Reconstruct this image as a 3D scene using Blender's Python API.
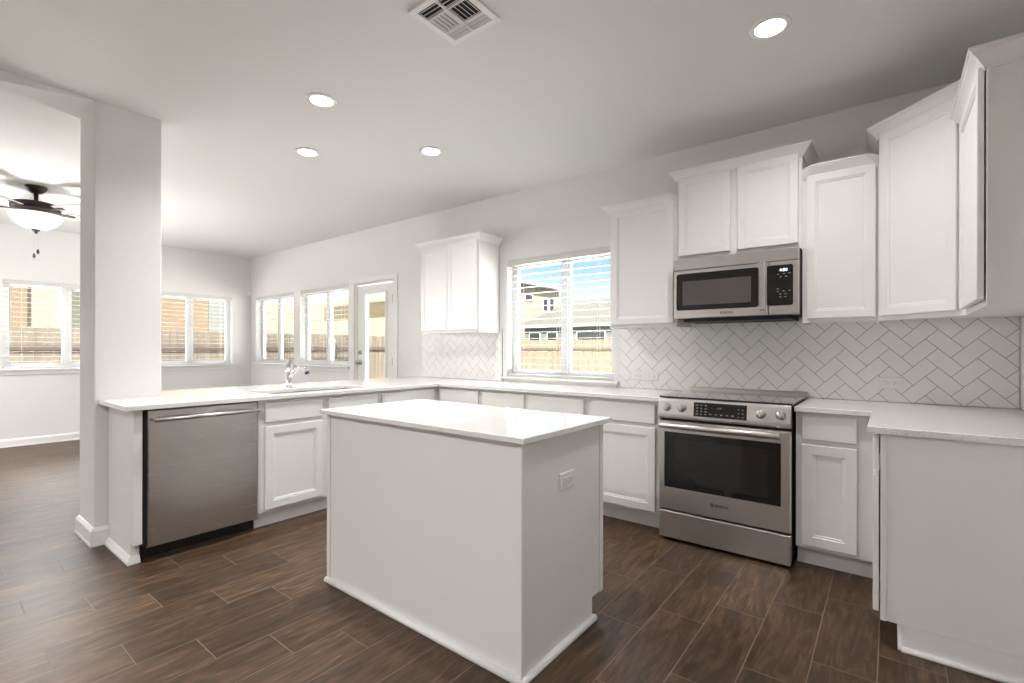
import bpy, bmesh, math, random
from mathutils import Vector, Matrix
random.seed(7)
S = bpy.context.scene
C = S.collection
for o in list(bpy.data.objects):
    bpy.data.objects.remove(o)

# ------------------------------------------------------------------ camera
F_PX, YAW, CAM_H, CAM_D, ROLL, V0 = 482.877, 0.6637, 1.237, 3.7928, 0.0017, 349.2
cam = bpy.data.cameras.new('camera')
cam.sensor_fit = 'HORIZONTAL'
cam.sensor_width = 36.0
cam.lens = 36.0 * F_PX / 1024.0
cam.shift_y = (V0 - 341.5) / 1024.0
cam.clip_start = 0.05
cam.clip_end = 300
cam_o = bpy.data.objects.new('camera', cam)
C.objects.link(cam_o)
cam_o.location = (0, -CAM_D, CAM_H)
cam_o.rotation_euler = (Matrix.Rotation(YAW, 4, 'Z') @ Matrix.Rotation(math.pi / 2, 4, 'X') @ Matrix.Rotation(ROLL, 4, 'Z')).to_euler()
S.camera = cam_o

# ------------------------------------------------------------------ view
S.view_settings.view_transform = 'Standard'
S.view_settings.look = 'None'
S.view_settings.gamma = 1.0
S.view_settings.use_curve_mapping = False
S.view_settings.exposure = 0.54
S.cycles.max_bounces = 14
S.cycles.diffuse_bounces = 9
S.cycles.glossy_bounces = 5
S.cycles.transparent_max_bounces = 16

# ------------------------------------------------------------------ sky
W = bpy.data.worlds.new('sky')
S.world = W
W.use_nodes = True
nt = W.node_tree
nt.nodes.clear()
n_out = nt.nodes.new('ShaderNodeOutputWorld')
n_bg = nt.nodes.new('ShaderNodeBackground')
n_tc = nt.nodes.new('ShaderNodeTexCoord')
n_sep = nt.nodes.new('ShaderNodeSeparateXYZ')
n_grad = nt.nodes.new('ShaderNodeValToRGB')
n_map = nt.nodes.new('ShaderNodeMapping')
n_noise = nt.nodes.new('ShaderNodeTexNoise')
n_cr = nt.nodes.new('ShaderNodeValToRGB')
n_mix = nt.nodes.new('ShaderNodeMix')
n_mix.data_type = 'RGBA'
nt.links.new(n_tc.outputs['Generated'], n_sep.inputs[0])
nt.links.new(n_sep.outputs['Z'], n_grad.inputs[0])
e = n_grad.color_ramp.elements
e[0].position = 0.0
e[0].color = (0.30, 0.31, 0.325, 1)
e[1].position = 0.7
e[1].color = (4.4, 4.4, 4.5, 1)
k = e.new(0.10)
k.color = (0.25, 0.29, 0.325, 1)
k = e.new(0.17)
k.color = (0.115, 0.19, 0.32, 1)
k = e.new(0.26)
k.color = (0.16, 0.24, 0.37, 1)
k = e.new(0.40)
k.color = (3.8, 3.9, 4.1, 1)
nt.links.new(n_tc.outputs['Generated'], n_map.inputs['Vector'])
n_map.inputs['Scale'].default_value = (1.0, 1.0, 3.0)
nt.links.new(n_map.outputs[0], n_noise.inputs['Vector'])
n_noise.inputs['Scale'].default_value = 2.4
n_noise.inputs['Detail'].default_value = 7
nt.links.new(n_noise.outputs['Fac'], n_cr.inputs[0])
n_cr.color_ramp.elements[0].position = 0.52
n_cr.color_ramp.elements[0].color = (0, 0, 0, 1)
n_cr.color_ramp.elements[1].position = 0.72
n_cr.color_ramp.elements[1].color = (1, 1, 1, 1)
nt.links.new(n_cr.outputs[0], n_mix.inputs['Factor'])
nt.links.new(n_grad.outputs[0], n_mix.inputs['A'])
n_mix.inputs['B'].default_value = (0.34, 0.34, 0.34, 1)
nt.links.new(n_mix.outputs['Result'], n_bg.inputs['Color'])
n_bg.inputs['Strength'].default_value = 3.0
nt.links.new(n_bg.outputs[0], n_out.inputs['Surface'])

# ------------------------------------------------------------------ sun
sun = bpy.data.lights.new('sun', 'SUN')
sun.energy = 86.3
sun.angle = math.radians(1.0)
sun.color = (1.0, 0.97, 0.93)
sun_o = bpy.data.objects.new('sun', sun)
C.objects.link(sun_o)
sun_o.rotation_euler = Vector((0.42, -0.62, 0.80)).to_track_quat('Z', 'Y').to_euler()

CAN_WATTS = [8.8, 17.0, 8.0, 6.5]
# recessed cans: (x, y); the first four are in the picture, the others are unseen fill lamps added without fittings
CANS_SEEN = [(-0.457, -1.191), (-2.803, -2.148), (-3.63, -1.782), (-2.843, -1.196)]
UNSEEN_FILL = [(-0.4, -4.6, 10.0), (-1.6, -4.7, 34.0), (-6.6, -4.9, 16.0), (-7.7, -4.3, 24.0), (-4.6, -6.6, 14.0), (-7.0, -6.6, 14.0)]

# ------------------------------------------------------------------ material helpers
def mat(name, color, rough=0.5, metal=0.0, spec=0.5, coat=0.0):
    m = bpy.data.materials.new(name)
    m.use_nodes = True
    b = m.node_tree.nodes['Principled BSDF']
    b.inputs['Base Color'].default_value = (*color, 1)
    b.inputs['Roughness'].default_value = rough
    b.inputs['Metallic'].default_value = metal
    b.inputs['Specular IOR Level'].default_value = spec
    b.inputs['Coat Weight'].default_value = coat
    return m

def N(m, t):
    return m.node_tree.nodes.new(t)

def L(m, a, b):
    m.node_tree.links.new(a, b)

def bsdf(m):
    return m.node_tree.nodes['Principled BSDF']

def math_node(m, op, a, b=None):
    n = N(m, 'ShaderNodeMath')
    n.operation = op
    for i, v in enumerate((a, b)):
        if v is None:
            continue
        if isinstance(v, (int, float)):
            n.inputs[i].default_value = v
        else:
            L(m, v, n.inputs[i])
    return n.outputs[0]

def add_bump(m, scale, strength, dist=0.002, detail=4, stretch=(1, 1, 1)):
    tc = N(m, 'ShaderNodeNewGeometry')
    mp = N(m, 'ShaderNodeMapping')
    mp.inputs['Scale'].default_value = stretch
    L(m, tc.outputs['Position'], mp.inputs['Vector'])
    nz = N(m, 'ShaderNodeTexNoise')
    nz.inputs['Scale'].default_value = scale
    nz.inputs['Detail'].default_value = detail
    L(m, mp.outputs[0], nz.inputs['Vector'])
    bp = N(m, 'ShaderNodeBump')
    bp.inputs['Strength'].default_value = strength
    bp.inputs['Distance'].default_value = dist
    L(m, nz.outputs['Fac'], bp.inputs['Height'])
    L(m, bp.outputs[0], bsdf(m).inputs['Normal'])
    return nz

M = {}
M['wall'] = mat('wall_paint', (0.745, 0.738, 0.73), 0.75, spec=0.25)
add_bump(M['wall'], 90, 0.12, 0.0015)
M['ceiling'] = mat('ceiling_paint', (0.74, 0.735, 0.73), 0.85, spec=0.15)
add_bump(M['ceiling'], 70, 0.15, 0.0015)
M['trim'] = mat('white_trim_paint', (0.80, 0.79, 0.775), 0.35, spec=0.4)
M['cab'] = mat('white_cabinet_paint', (0.80, 0.791, 0.78), 0.32, spec=0.45)
add_bump(M['cab'], 14, 0.03, 0.001)
M['plastic'] = mat('white_plastic', (0.80, 0.79, 0.77), 0.35)
M['vinyl'] = mat('white_vinyl', (0.66, 0.67, 0.68), 0.4)
M['blind'] = mat('white_blind_slat', (0.62, 0.615, 0.60), 0.5)
M['dark'] = mat('black_casing_and_duct_shade', (0.012, 0.012, 0.012), 0.7)  # black appliance casings, and painted shade behind the vent louvers
M['slot'] = mat('dark_slot', (0.05, 0.05, 0.05), 0.6)
M['rubber'] = mat('black_kick_plate', (0.015, 0.014, 0.013), 0.55)
M['chrome'] = mat('chrome', (0.78, 0.78, 0.79), 0.12, metal=1.0)
M['nickel'] = mat('satin_nickel', (0.50, 0.48, 0.46), 0.3, metal=1.0)
M['bronze'] = mat('dark_bronze', (0.035, 0.028, 0.024), 0.4, metal=0.6)
M['sink'] = mat('stainless_sink', (0.52, 0.51, 0.50), 0.3, metal=0.9)
M['black_glass'] = mat('black_glass', (0.010, 0.010, 0.011), 0.06, spec=0.55)
M['oven_glass'] = mat('oven_window_glass', (0.018, 0.017, 0.016), 0.08, spec=0.6)
M['cooktop'] = mat('ceramic_cooktop_glass', (0.012, 0.012, 0.012), 0.04, spec=0.9, coat=0.6)
M['mw_screen'] = mat('perforated_microwave_window', (0.09, 0.082, 0.078), 0.25)
M['logo'] = mat('black_print', (0.01, 0.01, 0.01), 0.5)
M['print_grey'] = mat('grey_print', (0.28, 0.28, 0.29), 0.5)

def steel(name, col, rough):
    m = mat(name, col, rough, metal=0.92)
    g = N(m, 'ShaderNodeNewGeometry')
    mp = N(m, 'ShaderNodeMapping')
    mp.inputs['Scale'].default_value = (2.5, 2.5, 420)
    L(m, g.outputs['Position'], mp.inputs['Vector'])
    nz = N(m, 'ShaderNodeTexNoise')
    nz.inputs['Scale'].default_value = 1.0
    nz.inputs['Detail'].default_value = 2
    L(m, mp.outputs[0], nz.inputs['Vector'])
    rr = N(m, 'ShaderNodeMapRange')
    L(m, nz.outputs['Fac'], rr.inputs['Value'])
    rr.inputs['To Min'].default_value = rough - 0.05
    rr.inputs['To Max'].default_value = rough + 0.07
    L(m, rr.outputs[0], bsdf(m).inputs['Roughness'])
    return m
M['steel'] = steel('brushed_stainless_steel', (0.64, 0.62, 0.60), 0.30)
M['steel_dw'] = steel('brushed_stainless_dishwasher', (0.49, 0.47, 0.45), 0.24)
M['steel_handle'] = mat('polished_steel_handle', (0.60, 0.58, 0.56), 0.36, metal=1.0)

# quartz worktop: near white with faint speckles
m = mat('white_quartz', (0.80, 0.79, 0.775), 0.10, spec=0.5)
g = N(m, 'ShaderNodeNewGeometry')
nz = N(m, 'ShaderNodeTexNoise')
nz.inputs['Scale'].default_value = 220
nz.inputs['Detail'].default_value = 3
L(m, g.outputs['Position'], nz.inputs['Vector'])
cr = N(m, 'ShaderNodeValToRGB')
cr.color_ramp.elements[0].position = 0.30
cr.color_ramp.elements[0].color = (0.52, 0.51, 0.50, 1)
cr.color_ramp.elements[1].position = 0.44
cr.color_ramp.elements[1].color = (0.81, 0.80, 0.785, 1)
L(m, nz.outputs['Fac'], cr.inputs[0])
L(m, cr.outputs[0], bsdf(m).inputs['Base Color'])
M['quartz'] = m

# backsplash tile and grout
m = mat('white_gloss_tile', (0.82, 0.812, 0.80), 0.24)
add_bump(m, 9, 0.06, 0.002, 2)
M['tile'] = m
M['grout'] = mat('grey_grout', (0.20, 0.19, 0.185), 0.9, spec=0.1)

# wood-look plank floor
m = mat('wood_plank_tile', (0.1, 0.07, 0.05), 0.36, spec=0.32)
PW, PL, PX0, PY0 = 0.208, 0.624, -0.035, -0.92
g = N(m, 'ShaderNodeNewGeometry')
sp = N(m, 'ShaderNodeSeparateXYZ')
L(m, g.outputs['Position'], sp.inputs[0])
tx = math_node(m, 'DIVIDE', math_node(m, 'SUBTRACT', sp.outputs['X'], PX0), PW)
ti = math_node(m, 'FLOOR', tx)
fx = math_node(m, 'SUBTRACT', tx, ti)
ty = math_node(m, 'SUBTRACT', math_node(m, 'DIVIDE', math_node(m, 'SUBTRACT', sp.outputs['Y'], PY0), PL),
               math_node(m, 'DIVIDE', math_node(m, 'ADD', ti, 1.0), 3.0))
tj = math_node(m, 'FLOOR', ty)
fy = math_node(m, 'SUBTRACT', ty, tj)
ex = math_node(m, 'MULTIPLY', math_node(m, 'MINIMUM', fx, math_node(m, 'SUBTRACT', 1.0, fx)), PW)
ey = math_node(m, 'MULTIPLY', math_node(m, 'MINIMUM', fy, math_node(m, 'SUBTRACT', 1.0, fy)), PL)
ed = math_node(m, 'MINIMUM', ex, ey)
gm = N(m, 'ShaderNodeMapRange')
gm.inputs['From Min'].default_value = 0.0010
gm.inputs['From Max'].default_value = 0.0022
gm.inputs['To Min'].default_value = 1.0
gm.inputs['To Max'].default_value = 0.0
L(m, ed, gm.inputs['Value'])
cell = N(m, 'ShaderNodeCombineXYZ')
L(m, ti, cell.inputs[0])
L(m, tj, cell.inputs[1])
wn = N(m, 'ShaderNodeTexWhiteNoise')
wn.noise_dimensions = '2D'
L(m, cell.outputs[0], wn.inputs['Vector'])
off = math_node(m, 'MULTIPLY', wn.outputs['Value'], 37.0)
def grain(sx, sy, scale, detail, dist):
    v = N(m, 'ShaderNodeCombineXYZ')
    L(m, math_node(m, 'MULTIPLY', sp.outputs['X'], sx), v.inputs[0])
    L(m, math_node(m, 'MULTIPLY', sp.outputs['Y'], sy), v.inputs[1])
    L(m, off, v.inputs[2])
    nn = N(m, 'ShaderNodeTexNoise')
    nn.inputs['Scale'].default_value = scale
    nn.inputs['Detail'].default_value = detail
    nn.inputs['Distortion'].default_value = dist
    L(m, v.outputs[0], nn.inputs['Vector'])
    return nn.outputs['Fac']
g1 = grain(13.0, 2.6, 1.0, 8, 2.4)
g2 = grain(95.0, 6.0, 1.0, 6, 1.0)
gg = math_node(m, 'ADD', math_node(m, 'MULTIPLY', g1, 0.66), math_node(m, 'MULTIPLY', g2, 0.34))
gg = math_node(m, 'ADD', gg, math_node(m, 'MULTIPLY', math_node(m, 'SUBTRACT', wn.outputs['Value'], 0.5), 0.10))
cr = N(m, 'ShaderNodeValToRGB')
el = cr.color_ramp.elements
el[0].position = 0.33
el[0].color = (0.0304, 0.0171, 0.0096, 1)
el[1].position = 0.70
el[1].color = (0.1852, 0.1062, 0.0576, 1)
kk = el.new(0.48)
kk.color = (0.0627, 0.0360, 0.0208, 1)
kk = el.new(0.60)
kk.color = (0.1064, 0.0612, 0.0344, 1)
L(m, gg, cr.inputs[0])
mx = N(m, 'ShaderNodeMix')
mx.data_type = 'RGBA'
L(m, gm.outputs[0], mx.inputs['Factor'])
L(m, cr.outputs[0], mx.inputs['A'])
mx.inputs['B'].default_value = (0.22, 0.165, 0.125, 1)
L(m, mx.outputs['Result'], bsdf(m).inputs['Base Color'])
rg = N(m, 'ShaderNodeMapRange')
L(m, gm.outputs[0], rg.inputs['Value'])
rg.inputs['To Min'].default_value = 0.42
rg.inputs['To Max'].default_value = 0.85
L(m, rg.outputs[0], bsdf(m).inputs['Roughness'])
bp = N(m, 'ShaderNodeBump')
bp.inputs['Strength'].default_value = 0.25
bp.inputs['Distance'].default_value = 0.002
hh = math_node(m, 'SUBTRACT', math_node(m, 'MULTIPLY', gg, 0.35), gm.outputs[0])
L(m, hh, bp.inputs['Height'])
L(m, bp.outputs[0], bsdf(m).inputs['Normal'])
M['floor'] = m

# clear window pane: thin sheet, mostly see-through with a little mirror reflection
m = bpy.data.materials.new('window_pane_glass')
m.use_nodes = True
t = m.node_tree
t.nodes.clear()
o_ = t.nodes.new('ShaderNodeOutputMaterial')
tr = t.nodes.new('ShaderNodeBsdfTransparent')
tr.inputs[0].default_value = (0.96, 0.98, 0.97, 1)
gl = t.nodes.new('ShaderNodeBsdfGlossy')
gl.inputs['Roughness'].default_value = 0.02
lw = t.nodes.new('ShaderNodeLayerWeight')
p5 = t.nodes.new('ShaderNodeMath')
p5.operation = 'POWER'
p5.inputs[1].default_value = 5.0
t.links.new(lw.outputs['Facing'], p5.inputs[0])
fr = t.nodes.new('ShaderNodeMath')
fr.operation = 'MULTIPLY_ADD'
fr.inputs[1].default_value = 0.6
fr.inputs[2].default_value = 0.02
t.links.new(p5.outputs[0], fr.inputs[0])
ms = t.nodes.new('ShaderNodeMixShader')
t.links.new(fr.outputs[0], ms.inputs[0])
t.links.new(tr.outputs[0], ms.inputs[1])
t.links.new(gl.outputs[0], ms.inputs[2])
t.links.new(ms.outputs[0], o_.inputs[0])
M['glass'] = m

def emit(name, col, strength):
    m = bpy.data.materials.new(name)
    m.use_nodes = True
    b = bsdf(m)
    b.inputs['Base Color'].default_value = (*col, 1)
    b.inputs['Emission Color'].default_value = (*col, 1)
    b.inputs['Emission Strength'].default_value = strength
    return m
M['lens'] = emit('lit_led_lens', (1.0, 0.97, 0.92), 6.0)
M['fan_glass'] = emit('lit_alabaster_glass', (1.0, 0.93, 0.86), 0.55)
M['digits'] = emit('lit_display_digits', (0.9, 0.95, 1.0), 1.2)

# outdoors
def wood_fence(name, c0, c1):
    m = mat(name, c0, 0.85, spec=0.1)
    g = N(m, 'ShaderNodeNewGeometry')
    mp = N(m, 'ShaderNodeMapping')
    mp.inputs['Scale'].default_value = (7, 7, 0.7)
    L(m, g.outputs['Position'], mp.inputs['Vector'])
    nz = N(m, 'ShaderNodeTexNoise')
    nz.inputs['Scale'].default_value = 1.5
    nz.inputs['Detail'].default_value = 5
    L(m, mp.outputs[0], nz.inputs['Vector'])
    cr = N(m, 'ShaderNodeValToRGB')
    cr.color_ramp.elements[0].position = 0.3
    cr.color_ramp.elements[0].color = (*c0, 1)
    cr.color_ramp.elements[1].position = 0.7
    cr.color_ramp.elements[1].color = (*c1, 1)
    L(m, nz.outputs['Fac'], cr.inputs[0])
    L(m, cr.outputs[0], bsdf(m).inputs['Base Color'])
    return m
M['fence'] = wood_fence('cedar_fence_boards', (0.0255, 0.0173, 0.0115), (0.0433, 0.0311, 0.0211))
M['fence_grey'] = wood_fence('weathered_fence_boards', (0.0217, 0.0168, 0.0128), (0.0356, 0.0288, 0.0221))
M['rail'] = mat('fence_rail_wood', (0.0152, 0.0106, 0.0077), 0.9, spec=0.1)
M['post'] = mat('galvanised_post', (0.0765, 0.0865, 0.0840), 0.5, metal=0.4)
M['bounce_ground'] = mat('pale_bounce_ground', (0.50, 0.488, 0.465), 0.95, spec=0.1)  # unseen ground made pale to bounce sunlight in through the windows
add_bump(M['bounce_ground'], 40, 0.6, 0.02)
M['concrete'] = mat('patio_concrete', (0.55, 0.535, 0.51), 0.9, spec=0.1)
M['cream'] = mat('cream_siding', (0.0509, 0.0429, 0.0332), 0.85, spec=0.1)
M['tan'] = mat('tan_siding', (0.0356, 0.0255, 0.0159), 0.85, spec=0.1)
M['pale'] = mat('pale_green_siding', (0.0335, 0.0345, 0.0321), 0.85, spec=0.1)
M['sage'] = mat('sage_siding', (0.0201, 0.0207, 0.0193), 0.85, spec=0.1)
M['shingle_light'] = mat('light_grey_shingles', (0.0395, 0.0372, 0.0312), 0.95, spec=0.05)
M['greendark'] = mat('dark_green_siding', (0.0204, 0.0204, 0.0152), 0.85, spec=0.1)
M['shingle'] = mat('grey_brown_shingles', (0.0152, 0.0143, 0.0120), 0.95, spec=0.05)
add_bump(M['shingle'], 8, 0.4, 0.02)
M['ext_glass'] = mat('dark_exterior_window', (0.005, 0.0055, 0.006), 0.15)
M['ext_white'] = mat('white_exterior_trim', (0.0509, 0.0509, 0.0501), 0.7)
M['patio'] = mat('patio_cover_paint', (0.2700, 0.2350, 0.1900), 0.8, spec=0.1)
M['beam'] = mat('patio_beam_paint', (0.1700, 0.1450, 0.1000), 0.8, spec=0.1)

# ------------------------------------------------------------------ mesh builder (world coordinates)
class MB:
    def __init__(self):
        self.v = []
        self.f = []
        self.mi = []
        self.sm = []
    def add(self, verts, faces, mi=0, smooth=False):
        b = len(self.v)
        self.v += [Vector(p) for p in verts]
        for f in faces:
            self.f.append([b + i for i in f])
            self.mi.append(mi)
            self.sm.append(smooth)
        return self
    def box(self, x0, x1, y0, y1, z0, z1, mi=0):
        x0, x1 = sorted((x0, x1)); y0, y1 = sorted((y0, y1)); z0, z1 = sorted((z0, z1))
        return self.add([(x0, y0, z0), (x1, y0, z0), (x1, y1, z0), (x0, y1, z0),
                         (x0, y0, z1), (x1, y0, z1), (x1, y1, z1), (x0, y1, z1)],
                        [(0, 3, 2, 1), (4, 5, 6, 7), (0, 1, 5, 4), (1, 2, 6, 5), (2, 3, 7, 6), (3, 0, 4, 7)], mi)
    def obox(self, o, r, n, w0, w1, h0, h1, d0, d1, mi=0, up=Vector((0, 0, 1))):
        """box in a local frame: r right, up, n outward"""
        o, r, n, up = Vector(o), Vector(r), Vector(n), Vector(up)
        P = [o + r * a + up * b + n * c for c in (d0, d1) for (a, b) in ((w0, h0), (w1, h0), (w1, h1), (w0, h1))]
        return self.add(P, [(3, 2, 1, 0), (4, 5, 6, 7), (0, 1, 5, 4), (1, 2, 6, 5), (2, 3, 7, 6), (3, 0, 4, 7)], mi)
    def loops(self, o, r, n, rects, mi=0, cap0=True, cap1=True, up=Vector((0, 0, 1))):
        """nested rectangles: (w0,w1,h0,h1,depth) bridged with quads"""
        o, r, n, up = Vector(o), Vector(r), Vector(n), Vector(up)
        vs = []
        for (w0, w1, h0, h1, d) in rects:
            vs += [o + r * a + up * b + n * d for (a, b) in ((w0, h0), (w1, h0), (w1, h1), (w0, h1))]
        fs = []
        for k in range(len(rects) - 1):
            for i in range(4):
                j = (i + 1) % 4
                fs.append((4 * k + i, 4 * k + j, 4 * k + 4 + j, 4 * k + 4 + i))
        if cap0:
            fs.append((3, 2, 1, 0))
        if cap1:
            q = 4 * (len(rects) - 1)
            fs.append((q, q + 1, q + 2, q + 3))
        return self.add(vs, fs, mi)
    def lathe(self, o, axis, prof, seg=24, mi=0, smooth=True):
        """prof: list of (radius, distance along the axis)"""
        o, ax = Vector(o), Vector(axis).normalized()
        a = ax.orthogonal().normalized()
        b = ax.cross(a)
        vs, fs = [], []
        for (r, h) in prof:
            for i in range(seg):
                t = 2 * math.pi * i / seg
                vs.append(o + ax * h + (a * math.cos(t) + b * math.sin(t)) * max(r, 1e-5))
        for k in range(len(prof) - 1):
            for i in range(seg):
                j = (i + 1) % seg
                fs.append((k * seg + i, k * seg + j, (k + 1) * seg + j, (k + 1) * seg + i))
        fs.append(tuple(reversed(range(seg))))
        fs.append(tuple(range((len(prof) - 1) * seg, len(prof) * seg)))
        return self.add(vs, fs, mi, smooth)
    def cyl(self, p0, p1, r, seg=16, mi=0):
        p0, p1 = Vector(p0), Vector(p1)
        return self.lathe(p0, p1 - p0, [(r, 0), (r, (p1 - p0).length)], seg, mi)
    def tube(self, pts, rad, seg=12, mi=0):
        pts = [Vector(p) for p in pts]
        n = len(pts)
        rad = rad if isinstance(rad, (list, tuple)) else [rad] * n
        vs, fs = [], []
        a = None
        for k in range(n):
            d = (pts[min(k + 1, n - 1)] - pts[max(k - 1, 0)]).normalized()
            a = d.orthogonal().normalized() if a is None else (a - d * a.dot(d)).normalized()
            b = d.cross(a)
            for i in range(seg):
                t = 2 * math.pi * i / seg
                vs.append(pts[k] + (a * math.cos(t) + b * math.sin(t)) * rad[k])
        for k in range(n - 1):
            for i in range(seg):
                j = (i + 1) % seg
                fs.append((k * seg + i, k * seg + j, (k + 1) * seg + j, (k + 1) * seg + i))
        fs.append(tuple(reversed(range(seg))))
        fs.append(tuple(range((n - 1) * seg, n * seg)))
        return self.add(vs, fs, mi, True)
    def prism(self, plan, z0, z1, mi=0):
        """vertical prism over a counter-clockwise plan polygon"""
        n = len(plan)
        vs = [(p[0], p[1], z0) for p in plan] + [(p[0], p[1], z1) for p in plan]
        fs = [tuple(reversed(range(n))), tuple(range(n, 2 * n))]
        fs += [(i, (i + 1) % n, n + (i + 1) % n, n + i) for i in range(n)]
        return self.add(vs, fs, mi)
    def cells(self, xs, ys, z0, z1, keep, mi=0, axes='xyz'):
        """slab from a grid of cells; keep(i,j) says which cells are solid; axes maps (a,b,depth)"""
        nx, ny = len(xs) - 1, len(ys) - 1
        K = [[bool(keep(i, j)) for j in range(ny)] for i in range(nx)]
        idx = {}
        vs, fs = [], []
        def vid(i, j, k):
            key = (i, j, k)
            if key not in idx:
                d = {axes[0]: xs[i], axes[1]: ys[j], axes[2]: (z0, z1)[k]}
                idx[key] = len(vs)
                vs.append((d['x'], d['y'], d['z']))
            return idx[key]
        for i in range(nx):
            for j in range(ny):
                if not K[i][j]:
                    continue
                fs.append((vid(i, j, 1), vid(i + 1, j, 1), vid(i + 1, j + 1, 1), vid(i, j + 1, 1)))
                fs.append((vid(i, j, 0), vid(i, j + 1, 0), vid(i + 1, j + 1, 0), vid(i + 1, j, 0)))
                if i == 0 or not K[i - 1][j]:
                    fs.append((vid(i, j, 0), vid(i, j, 1), vid(i, j + 1, 1), vid(i, j + 1, 0)))
                if i == nx - 1 or not K[i + 1][j]:
                    fs.append((vid(i + 1, j, 0), vid(i + 1, j + 1, 0), vid(i + 1, j + 1, 1), vid(i + 1, j, 1)))
                if j == 0 or not K[i][j - 1]:
                    fs.append((vid(i, j, 0), vid(i + 1, j, 0), vid(i + 1, j, 1), vid(i, j, 1)))
                if j == ny - 1 or not K[i][j + 1]:
                    fs.append((vid(i, j + 1, 0), vid(i, j + 1, 1), vid(i + 1, j + 1, 1), vid(i + 1, j + 1, 0)))
        return self.add(vs, fs, mi)
    def build(self, name, mats, parent=None, origin=None, bevel=0.0, dissolve=False):
        if not isinstance(mats, (list, tuple)):
            mats = [mats]
        if parent is not None:
            org = world_loc(parent)
        elif origin is not None:
            org = Vector(origin)
        else:
            xs = [p.x for p in self.v]; ys = [p.y for p in self.v]; zs = [p.z for p in self.v]
            org = Vector(((min(xs) + max(xs)) / 2, (min(ys) + max(ys)) / 2, min(zs)))
        me = bpy.data.meshes.new(name)
        me.from_pydata([p - org for p in self.v], [], self.f)
        for mm in mats:
            me.materials.append(mm)
        for p, i, s in zip(me.polygons, self.mi, self.sm):
            p.material_index = i
            p.use_smooth = s
        bm = bmesh.new()
        bm.from_mesh(me)
        if dissolve:
            bmesh.ops.dissolve_limit(bm, angle_limit=0.01, verts=bm.verts, edges=bm.edges)
        bmesh.ops.recalc_face_normals(bm, faces=bm.faces)
        bm.to_mesh(me)
        bm.free()
        o = bpy.data.objects.new(name, me)
        C.objects.link(o)
        if parent is not None:
            o.parent = parent
        else:
            o.location = org
        if bevel > 0:
            b = o.modifiers.new('edge', 'BEVEL')
            b.width = bevel
            b.segments = 2
            b.limit_method = 'ANGLE'
            b.angle_limit = math.radians(40)
        return o

def world_loc(o):
    p = Vector(o.location)
    while o.parent is not None:
        o = o.parent
        p = p + Vector(o.location)
    return p

def tag(o, label=None, cat=None, group=None, kind=None):
    if label: o['label'] = label
    if cat: o['category'] = cat
    if group: o['group'] = group
    if kind: o['kind'] = kind
    return o

def thing(name, loc, label, cat, group=None, kind=None):
    o = bpy.data.objects.new(name, None)
    o.empty_display_size = 0.1
    C.objects.link(o)
    o.location = loc
    return tag(o, label, cat, group, kind)

def struct(name, mb, mats, **kw):
    return tag(mb.build(name, mats, **kw), kind='structure')

def copy_tree(o, parent=None):
    c = o.copy()
    C.objects.link(c)
    if parent is not None:
        c.parent = parent
    for ch in list(o.children):
        copy_tree(ch, c)
    return c

def text_mesh(name, body, size, o, r, up, n, material, parent, extrude=0.0004, align='CENTER', bold=0.0):
    cu = bpy.data.curves.new(name, 'FONT')
    cu.body = body
    cu.size = size
    cu.align_x = align
    cu.align_y = 'CENTER'
    cu.extrude = extrude
    cu.offset = bold
    tmp = bpy.data.objects.new('tmp', cu)
    C.objects.link(tmp)
    dg = bpy.context.evaluated_depsgraph_get()
    me = bpy.data.meshes.new_from_object(tmp.evaluated_get(dg))
    bpy.data.objects.remove(tmp)
    bpy.data.curves.remove(cu)
    org = world_loc(parent)
    o, r, up, n = Vector(o), Vector(r), Vector(up), Vector(n)
    for v in me.vertices:
        p = v.co.copy()
        v.co = o + r * p.x + up * p.y + n * p.z - org
    me.materials.clear()
    me.materials.append(material)
    ob = bpy.data.objects.new(name, me)
    C.objects.link(ob)
    ob.parent = parent
    return ob

X, Y, Z = Vector((1, 0, 0)), Vector((0, 1, 0)), Vector((0, 0, 1))
H = 2.795            # ceiling
XL, XR, YB = -8.69, 0.57, -8.2
WT = 0.16            # wall thickness

# ------------------------------------------------------------------ room shell
struct('floor', MB().box(XL - WT, XR + WT, YB - WT, WT, -0.12, 0.0), M['floor'])
CX0, CX1, CY0, CY1 = -4.30, -3.92, -3.024, -2.668
struct('ceiling', MB().box(XL - 0.6, XR + 0.6, YB - 0.6, 0.6, H, H + 0.22), M['ceiling'])

def wall_with_holes(name, a0, a1, d0, d1, holes, axes):
    """holes: (a_lo, a_hi, z_lo, z_hi)"""
    xs = sorted({a0, a1, *[h[0] for h in holes], *[h[1] for h in holes]})
    zs = sorted({0.0, H, *[h[2] for h in holes], *[h[3] for h in holes]})
    def keep(i, j):
        a, z = (xs[i] + xs[i + 1]) / 2, (zs[j] + zs[j + 1]) / 2
        return not any(h[0] < a < h[1] and h[2] < z < h[3] for h in holes)
    struct(name, MB().cells(xs, zs, d0, d1, keep, axes=axes), M['wall'], dissolve=True)

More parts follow.
